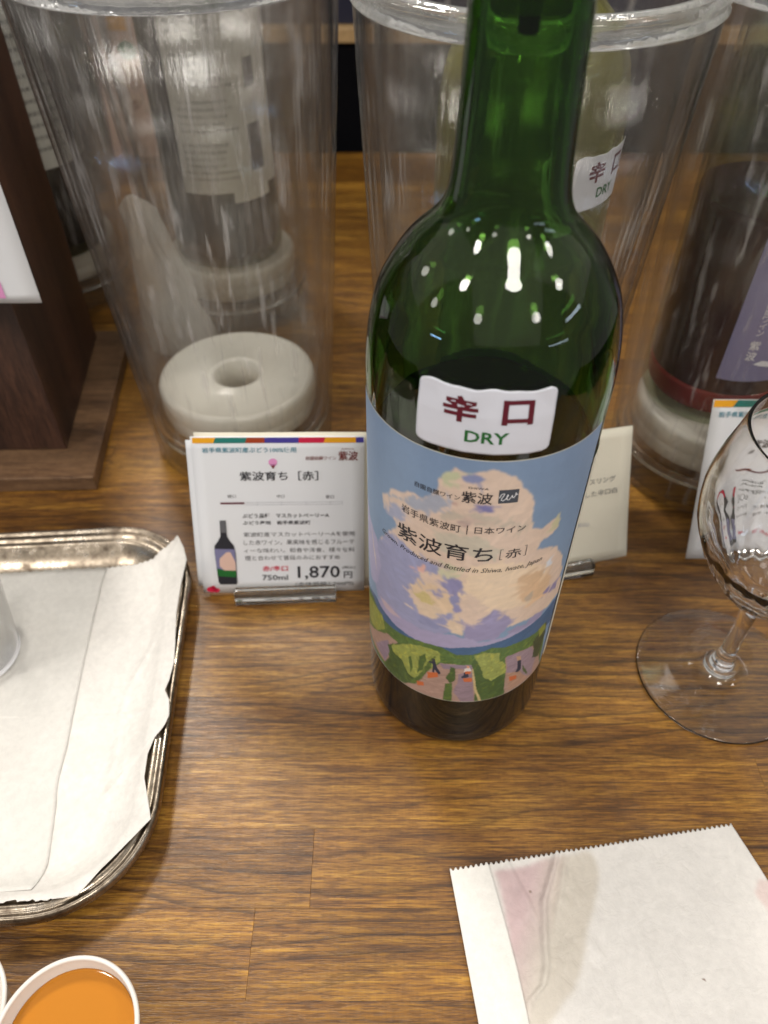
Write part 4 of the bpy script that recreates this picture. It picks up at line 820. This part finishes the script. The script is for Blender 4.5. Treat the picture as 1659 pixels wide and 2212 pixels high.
# ================================================================== TRAY AND WHAT LIES ON IT
RA = R(4)
tray = thing('serving_tray', (-250, -22, 0), 'tarnished silver tray with rounded corners and ridged rim at the left', 'tray', rz=RA)
hw, hh = 128, 95
def rrect(d, z, cr0=42, n=14):
    out = []; w_, h_ = hw-d, hh-d; cr = max(cr0-d, 4)
    for cx, cy, a in ((w_-cr, h_-cr, 0), (-w_+cr, h_-cr, 90), (-w_+cr, -h_+cr, 180), (w_-cr, -h_+cr, 270)):
        for i in range(n+1):
            q = R(a+90*i/n); out.append((cx+cr*math.cos(q), cy+cr*math.sin(q), z))
    return out
def loft(name, rings, mat, parent, cap=True):
    V = []; F = []
    for r in rings: V += r
    m = len(rings[0])
    for k in range(len(rings)-1):
        for i in range(m): j = (i+1) % m; F.append([k*m+i, k*m+j, (k+1)*m+j, (k+1)*m+i])
    if cap: F.append([(len(rings)-1)*m+i for i in range(m)])
    return mesh(name, V, F, mat, parent)
loft('rim', [rrect(d, z) for d, z in ((6, .4), (1.2, 8), (-.2, 10.6), (0, 12.6), (.7, 13.9), (1.6, 14.2), (2.6, 13.4), (3.3, 12.6), (4.1, 13.0), (5.2, 13.6), (6.3, 13.1), (7.0, 12.0), (7.8, 12.1), (8.8, 12.2), (9.8, 11.4), (11.2, 9.6), (13, 7.6), (16, 5.2), (19, 3.4), (22, 2.5))], M['silver'], tray, cap=False)
loft('tray_floor', [rrect(21.9, 2.55), rrect(24, 2.2), rrect(40, 2.1)], M['silver'], tray)
def poly_curve(pts, n):
    P_ = np.array(pts, float); d = np.r_[0, np.cumsum(np.linalg.norm(np.diff(P_, axis=0), axis=1))]; s = np.linspace(0, d[-1], n)
    return np.stack([np.interp(s, d, P_[:, i]) for i in range(P_.shape[1])], 1)
def coons(T_, B_, L_, R_, nr, nc):
    T_, B_ = poly_curve(T_, nc), poly_curve(B_, nc); L_, R_ = poly_curve(L_, nr), poly_curve(R_, nr)
    s = np.linspace(0, 1, nc)[None, :, None]; t = np.linspace(0, 1, nr)[:, None, None]
    return (1-t)*T_[None]+t*B_[None]+(1-s)*L_[:, None]+s*R_[:, None]-((1-s)*(1-t)*T_[0]+s*(1-t)*T_[-1]+(1-s)*t*B_[0]+s*t*B_[-1])
bag = thing('paper_bag', (-200, -20, 3), 'crumpled white waxed paper bag with zigzag top lying on the silver tray', 'paper bag')
Tc = [(-300, 49, 5.5), (-225, 53, 5.5), (-171.7, 56.6, 6.5), (-157, 57.4, 7.5), (-147.7, 59.6, 10), (-141, 64, 14), (-136.6, 69.2, 17.5)]
Rc = [(-136.6, 69.2, 17.5), (-132, 61, 17.4), (-129.3, 53.6, 16), (-129.6, 38, 14), (-128.6, 21.5, 13.6), (-126, 5, 13.2), (-124.6, -5, 12.5), (-125.0, -14, 12), (-126, -19, 11.6), (-123.0, -24, 13.4), (-121.5, -31.5, 15), (-122.4, -36, 14.4), (-125.8, -41, 11), (-127.4, -48, 9), (-126.6, -58, 8.6), (-123, -67, 11), (-119.8, -75.5, 15)]
Bc = [(-300, -112, 4.5), (-220, -107, 5), (-171.5, -104.5, 5.5), (-150, -103.6, 5.5), (-140.5, -102.6, 6), (-134.5, -93, 8.5), (-127, -84, 13), (-119.8, -75.5, 15)]
Lc = [(-300, 49, 5.5), (-300, -112, 4.5)]
G = coons(Tc, Bc, Lc, Rc, 190, 240)
nr, nc = G.shape[:2]
px = G[..., 0]; py = G[..., 1]
zz_ = G[..., 2]+ .9*fbm(px*.045, py*.03+4)+.55*fbm(px*.16+8, py*.12)+.9*np.exp(-((px-(-141+.10*py+3*np.sin(py*.09)))/1.6)**2)*.8+.9*np.abs(vnoise(px*.03+py*.05+5, py*.02-px*.03))
# zigzag top, torn bottom
s_ = np.arange(nc); tooth = np.where((s_ // 2) % 2 == 0, .55, -.55)
G[0, :, 1] += tooth[:]*.7; G[1, :, 1] += tooth*.2
G[-1, :-55, 1] += fbm(px[-1, :-55]*.8, px[-1, :-55]*0)*1.2
TRP = [(-50, 0), (-.2, 10.6), (0, 12.6), (.7, 13.9), (1.6, 14.2), (6.3, 13.4), (8.8, 12.3), (9.8, 11.5), (11.2, 9.8), (13, 7.8), (16, 5.4), (19, 3.6), (22, 2.7), (200, 2.6)]
def tray_z(x, y):
    dx, dy = x+250, y+22; u = dx*math.cos(RA)+dy*math.sin(RA); v = -dx*math.sin(RA)+dy*math.cos(RA)
    cr = 42; qx = np.abs(u)-(hw-cr); qy = np.abs(v)-(hh-cr)
    d = cr-(np.hypot(np.maximum(qx, 0), np.maximum(qy, 0))+np.minimum(np.maximum(qx, qy), 0))
    return np.interp(d, [a for a, b in TRP], [b for a, b in TRP])
# cross crease
cre = np.exp(-((py-(-27+.02*(px+200)))/1.0)**2); zz_ += .9*cre
base = lin((222, 218, 212))
cm = np.ones((nr, nc, 3))*base*(1+.06*fbm(px*.12, py*.12)[..., None]+.05*np.clip(fbm(px*.5, py*.5), -.3, .4)[..., None]+.03*fbm(px*1.4, py*1.4)[..., None])
tz_ = tray_z(px, py); k_ = 1.2; G[..., 2] = np.log(np.exp(zz_/k_)+np.exp((tz_+.7)/k_))*k_
pb = bag.location/MM
b1 = sheet('lower_sheet', G[..., 0]-pb.x, G[..., 1]-pb.y, G[..., 2]-pb.z, M['bagpaint'], bag, cm)
so = b1.modifiers.new('thickness', 'SOLIDIFY'); so.thickness = .12*MM; so.offset = -1
# upper sheet ends at the fold line
T2 = [(-300, 48.6, 0), (-225, 52.6, 0), (-171.9, 56.2, 0)]; R2 = [(-171.9, 56.2, 0), (-170.6, 20, 0), (-167, -20, 0), (-163, -60, 0), (-158.6, -88, 0), (-159.4, -99, 0)]
B2 = [(-300, -108, 0), (-220, -103, 0), (-159.4, -99, 0)]; L2_ = [(-300, 48.6, 0), (-300, -108, 0)]
H = coons(T2, B2, L2_, R2, 160, 150)
# height from the sheet beneath (nearest sample) plus a hair
gx, gy, gzv = G[..., 0].ravel(), G[..., 1].ravel(), G[..., 2].ravel()
cell = {}
for i in range(len(gx)): cell.setdefault((int(gx[i]//4), int(gy[i]//4)), []).append(i)
def hgt(x, y):
    c = []
    for a in (-1, 0, 1):
        for b in (-1, 0, 1): c += cell.get((int(x//4)+a, int(y//4)+b), [])
    if not c: return 5.5
    c = np.array(c); d = (gx[c]-x)**2+(gy[c]-y)**2+.02; ww = 1/d**2
    return float((ww*gzv[c]).sum()/ww.sum())
H[0, ::2, 1] += .9; HZ = np.array([[hgt(H[i, j, 0], H[i, j, 1]) for j in range(0, 150, 3)]+[hgt(H[i, 149, 0], H[i, 149, 1])] for i in range(0, 160, 3)]+[[hgt(H[159, j, 0], H[159, j, 1]) for j in range(0, 150, 3)]+[hgt(H[159, 149, 0], H[159, 149, 1])]])
H = H[[*range(0, 160, 3), 159]][:, [*range(0, 150, 3), 149]]
edge_lift = np.exp(-((H[:, -1:, 0]-H[..., 0])/5.0))*.12
cm2 = np.ones((*H.shape[:2], 3))*lin((214, 211, 205))*(1+.02*fbm(H[..., 0]*.3, H[..., 1]*.3)[..., None])
b2 = sheet('upper_sheet', H[..., 0]-pb.x, H[..., 1]-pb.y, HZ+.3+edge_lift-pb.z, M['bagpaint'], bag, cm2)
so = b2.modifiers.new('thickness', 'SOLIDIFY'); so.thickness = .15*MM; so.offset = -1

tc_ = thing('tasting_cup', (-217.5, 3.5, 7.6), 'empty clear plastic tasting cup on the tray paper, cut off by the left edge', 'tasting cup')
M['clearcup'] = acrylic('clear_cup_plastic', tint=.99, haze=.12, seed=4, hcol=(.8, .78, .74, 1), hz_all=.06)
lathe('cup_wall', [(0, 1.2), (15.2, 1.2), (17.4, 0), (18.3, .4), (18.6, 2), (25, 52), (26.3, 52.6), (26.3, 53.6), (25, 53.8), (24.2, 52.6), (17.8, 2.6), (16.6, 2.0), (0, 2.0)], M['clearcup'], tc_, 96)
lathe('foot_ring', [(17.2, .05), (18.3, .1), (18.9, 1.0), (18.3, 2.2), (17.0, 1.8)], M['whiteink'], tc_, 96, closed=True)

# ================================================================== PAPER CUPS
def papercup(x, y, label, juice=True, ztop=38, rt=20.6, rb=14.5):
    c = thing('paper_cup', (x, y, 0), label, 'paper cup', 'small white paper cups')
    lathe('cup_wall', [(0, 2.2), (rb-.6, 2.2), (rb-.4, .2), (rb+.1, 0), (rb+.4, .6), (rt-.3, ztop-1.6)]+[(rt+.05+.75*math.sin(q), ztop-.8-.75*math.cos(q)) for q in np.linspace(0.3, 5.2, 9)]+[(rt-.7, ztop-2), (rb+.1, 2.8), (0, 2.8)], M['cup'], c, 96)
    if juice:
        zl = ztop-6.4; rl_ = rb+.05+(rt-.7-rb)*(zl-2.8)/(ztop-4.8)
        lathe('juice', [(0, 3), (rb-.2, 3), (rl_-.1, zl+.25), (rl_-.5, zl), (rl_-1.2, zl-.1), (0, zl-.12)], M['juice'], c, 96)
    return c
papercup(-124.9, -148.6, 'white paper cup filled with orange juice, cut by the bottom edge')
papercup(-167.6, -143, 'second white paper cup beside the juice cup, only its corner showing at the left', juice=False, ztop=34)

# ================================================================== LOOSE PAPER BAG, LOWER RIGHT
bag2 = thing('paper_bag', (50, -120, .5), 'flat white paper bag with zigzag top and wine-coloured stain, lower right on the table', 'paper bag')
ub = Vector((112.5, 17.3, 0)); 
nc, nr = 230, 260
S, Tt = np.meshgrid(np.linspace(0, 1, nc), np.linspace(0, 1, nr))
TL = np.array([-6.5, -88.9]); TR = np.array([106.0, -71.6]); BL = np.array([9, -205.0]); BR = np.array([131, -190.0])
XY = ((1-S)*(1-Tt))[..., None]*TL+(S*(1-Tt))[..., None]*TR+((1-S)*Tt)[..., None]*BL+(S*Tt)[..., None]*BR
# right edge bulges
XY[..., 0] += S**8*3.0*np.sin(Tt*6)*1.0
bu = S*113.8; bv = Tt*117
tooth = np.where((np.arange(nc)//2) % 2 == 0, .5, -.5)
XY[0, :, 1] += tooth; XY[1, :, 1] += tooth*.25
zb = .9+1.1*(fbm(bu*.028, bv*.02)+.35)+.35*fbm(bu*.1, bv*.08)
crx = np.interp(bv, [0, 3, 10, 16, 30, 36, 42, 46, 60], [42, 40.6, 36, 32, 28, 27, 24, 18.5, 12])
zb += 1.5*np.exp(-((bu-crx)/1.3)**2)*np.clip((52-bv)/12, 0, 1)+.9*np.exp(-((bu-(46-.5*bv))/1.5)**2)*np.clip((30-bv)/12, 0, 1)+.7*np.exp(-((bu-(22+.25*bv))/1.2)**2)*np.clip((34-bv)/12, 0, 1)
zb += .8*np.maximum(0, fbm(bu*.2, bv*.12, 3))*((bu > 17) & (bu < 52) & (bv < 55))
zb += .5*np.exp(-((bu-62)/1.3)**2)*np.clip(bv/40-.3, 0, 1)
stain = [(17.0, 3.2), (24, 3.4), (30, 2.9), (37.2, 1.4), (45.2, 1.7), (54.5, 1.0), (55.9, 4), (54.9, 11.3), (48.9, 21.3), (43, 28.8), (38.4, 38.7), (34, 44.4), (24.5, 52.4), (18, 58), (15.4, 53), (15.2, 43), (16.1, 30), (17.2, 13.7)]
wob = 1.0*fbm(bu*.12, bv*.12)
m = inpoly(bu+wob, bv+wob*.6, stain)
cm = np.ones((nr, nc, 3))*lin((224, 220, 215))*(1+.02*fbm(bu*.3, bv*.3)[..., None]+.02*fbm(bu*1.6, bv*1.6)[..., None])
sc_ = lin((200, 176, 176))*(1+.22*fbm(bu*.09+3, bv*.09)[..., None]); edge = lin((206, 198, 186))
mixr = np.clip((bu+.6*bv-34)/14, 0, 1)[..., None]
scol = sc_*(1-mixr)+edge*mixr
cm[m] = scol[m]; cm = soften(cm, 5)
m2_ = inpoly(bu+wob, bv, [(108, 24), (111, 20), (120, 22), (120, 50), (108, 40)]); cm[m2_] = lin((216, 198, 193)); cm = soften(cm, 3)
# faint yellow spots
for q in ((28, 12, .5), (78, 48, .5), (66, 62, .4), (95, 74, .4), (44, 84, .4)):
    mm_ = (bu-q[0])**2+(bv-q[1])**2 < q[2]**2; cm[mm_] = lin((150, 130, 120))
pb = bag2.location/MM
s1_ = sheet('sheet', XY[..., 0]-pb.x, XY[..., 1]-pb.y, np.maximum(zb, .3)-pb.z, M['bagpaint'], bag2, cm)
so = s1_.modifiers.new('thickness', 'SOLIDIFY'); so.thickness = .15*MM; so.offset = -1
# narrow folded front strip on the left of the bag
k0 = int(nc*15/113.8)
sX = XY[:, :k0+1]; fold = .45+.5*np.linspace(0, 1, k0+1)[None, :]**3
wv = (1+.10*np.sin(np.linspace(0, 5, nr)))[:, None]
o_ = sX[:, :1]; sX = o_+(sX-o_)*wv[..., None]
cmF = cm[:, :k0+1].copy(); cmF[:] = lin((228, 225, 219))
s2_ = sheet('folded_strip', sX[..., 0]-pb.x, sX[..., 1]-pb.y, np.maximum(zb[:, :k0+1], .3)+fold-pb.z, M['bagpaint'], bag2, cmF)
so = s2_.modifiers.new('thickness', 'SOLIDIFY'); so.thickness = .15*MM; so.offset = -1

# ================================================================== WOODEN BOX, LEFT
wb = thing('wooden_box', (-310, 200, 0), 'dark brown wooden display box with low plinth at the left edge', 'wooden box')
def prism(name, pts, z0, z1, mat, parent, loc, bev=0):
    n = len(pts); V = [(x, y, z0) for x, y in pts]+[(x, y, z1) for x, y in pts]
    F = [list(range(n))[::-1], [n+i for i in range(n)]]+[[i, (i+1) % n, n+(i+1) % n, n+i] for i in range(n)]
    V = [(a-loc[0], b-loc[1], c) for a, b, c in V]
    o = mesh(name, V, F, mat, parent, smooth=False)
    if bev:
        b_ = o.modifiers.new('bevel', 'BEVEL'); b_.width = bev*MM; b_.segments = 2
    return o
lb = (-310, 200, 0)
prism('body', [(-420, 139), (-216.4, 143.8), (-229.8, 261.5), (-420, 252)], 10.2, 250, M['darkwood'], wb, lb, .8)
prism('plinth', [(-420, 113), (-195, 120), (-209.5, 271), (-420, 262)], 0, 10, M['darkwoodx'], wb, lb, .8)
sg = thing('paper_notice', (-225, 128, 120), 'white paper notice with a pink printed frame on the front of the wooden box', 'notice')
fr3 = frame((-330, 128.6, 116.5), (136, 1.0, 0), (0, 0, 1)); gs = loc(fr3, sg)
card_sheet('sheet', gs, 0, 136, -2.5, 58, 0, M['card'], sg, .3)
patch('pink_frame', quads((20, 120.4, 0.4, 2.6), (118.2, 120.4, 2.6, 9)), lambda a, b: gs(a, b, .7), M['pinklight'], sg)

# ================================================================== THINGS FURTHER BACK
lf = thing('leaflet', (-285, 606, 0), 'pale pink printed leaflet propped against the cabinet, behind the left coolers', 'leaflet')
box('sheet', -30, 27, 0, .6, .2, 150, M['pinkcard'], lf)
ib = []
for k in range(4): ib.append(disc(2+9*(k % 2)+rng.uniform(-1, 1), 62-9*(k//2)+rng.uniform(-2, 2), 4, 3.4, 10))
ring_m = lambda a, b: (a, -.4, b)
pth = []
for k in range(7):
    cx_, cz_ = (rng.uniform(-20, 22), rng.uniform(48, 74)); a_p = disc(cx_, cz_, 4.2, 3.4, 12); b_p = disc(cx_, cz_, 3.4, 2.6, 12)
    for i in range(12): j = (i+1) % 12; pth.append([a_p[i], a_p[j], b_p[j], b_p[i]])
patch('swirl_print', pth, ring_m, M['brownred'], lf)
patch('orange_picture', [[(2, 112), (20, 112), (22, 140), (4, 142)]], ring_m, M['gold'], lf)
patch('green_picture', [disc(16, 96, 9, 8)], ring_m, M['green'], lf)
gb = thing('wine_bottle', (-322, 540, 0), 'green glass bottle at the back beside the pink leaflet, blurred behind coolers', 'wine bottle')
bottle_glass(M['greenglass'], gb)
cr = thing('reflection_film', (-168, 256, 0), 'added translucent film imitating a pale reflection, between the left coolers', 'reflection film')
n1, n2 = 70, 60
U, Vv = np.meshgrid(np.linspace(-1, 1, n1), np.linspace(0, 1, n2))
Xc = (-10*Vv)+U*(26-16*Vv)+3*fbm(U*2+4, Vv*4); Zc = Vv*116*(1-.1*U*U)+.3; Yc = 9*fbm(U*1.5, Vv*2.5, 2)+2*np.abs(fbm(U*4+3, Vv*5, 2))-8*(1-U*U)
fo = sheet('film', Xc, Yc, Zc, M['reflfilm'], cr)  # thin shape added to imitate a pale reflection in the cooler wall
so = fo.modifiers.new('thickness', 'SOLIDIFY'); so.thickness = .2*MM
# crumbs
for i, (x, y, s) in enumerate(((-215, 83.5, 1.0), (-207, 83, .6), (-188, 330, .8))):
    V = []; bm = bmesh.new(); bmesh.ops.create_icosphere(bm, subdivisions=1, radius=s*MM)
    for v in bm.verts: v.co *= rng.uniform(.7, 1.2); v.co.z = max(v.co.z, -.5*s*MM)
    me = bpy.data.meshes.new('crumb'); bm.to_mesh(me); bm.free(); me.materials.append(M['cup'])
    o = bpy.data.objects.new('crumb', me); COL.objects.link(o); o.location = (x*MM, y*MM, .55*s*MM)
    tag(o, ['largest white crumb on the table just behind the silver tray', 'small white crumb beside the largest one, behind the silver tray', 'tiny white crumb on the table behind the left coolers'][i], 'crumb', 'white crumbs on the table')
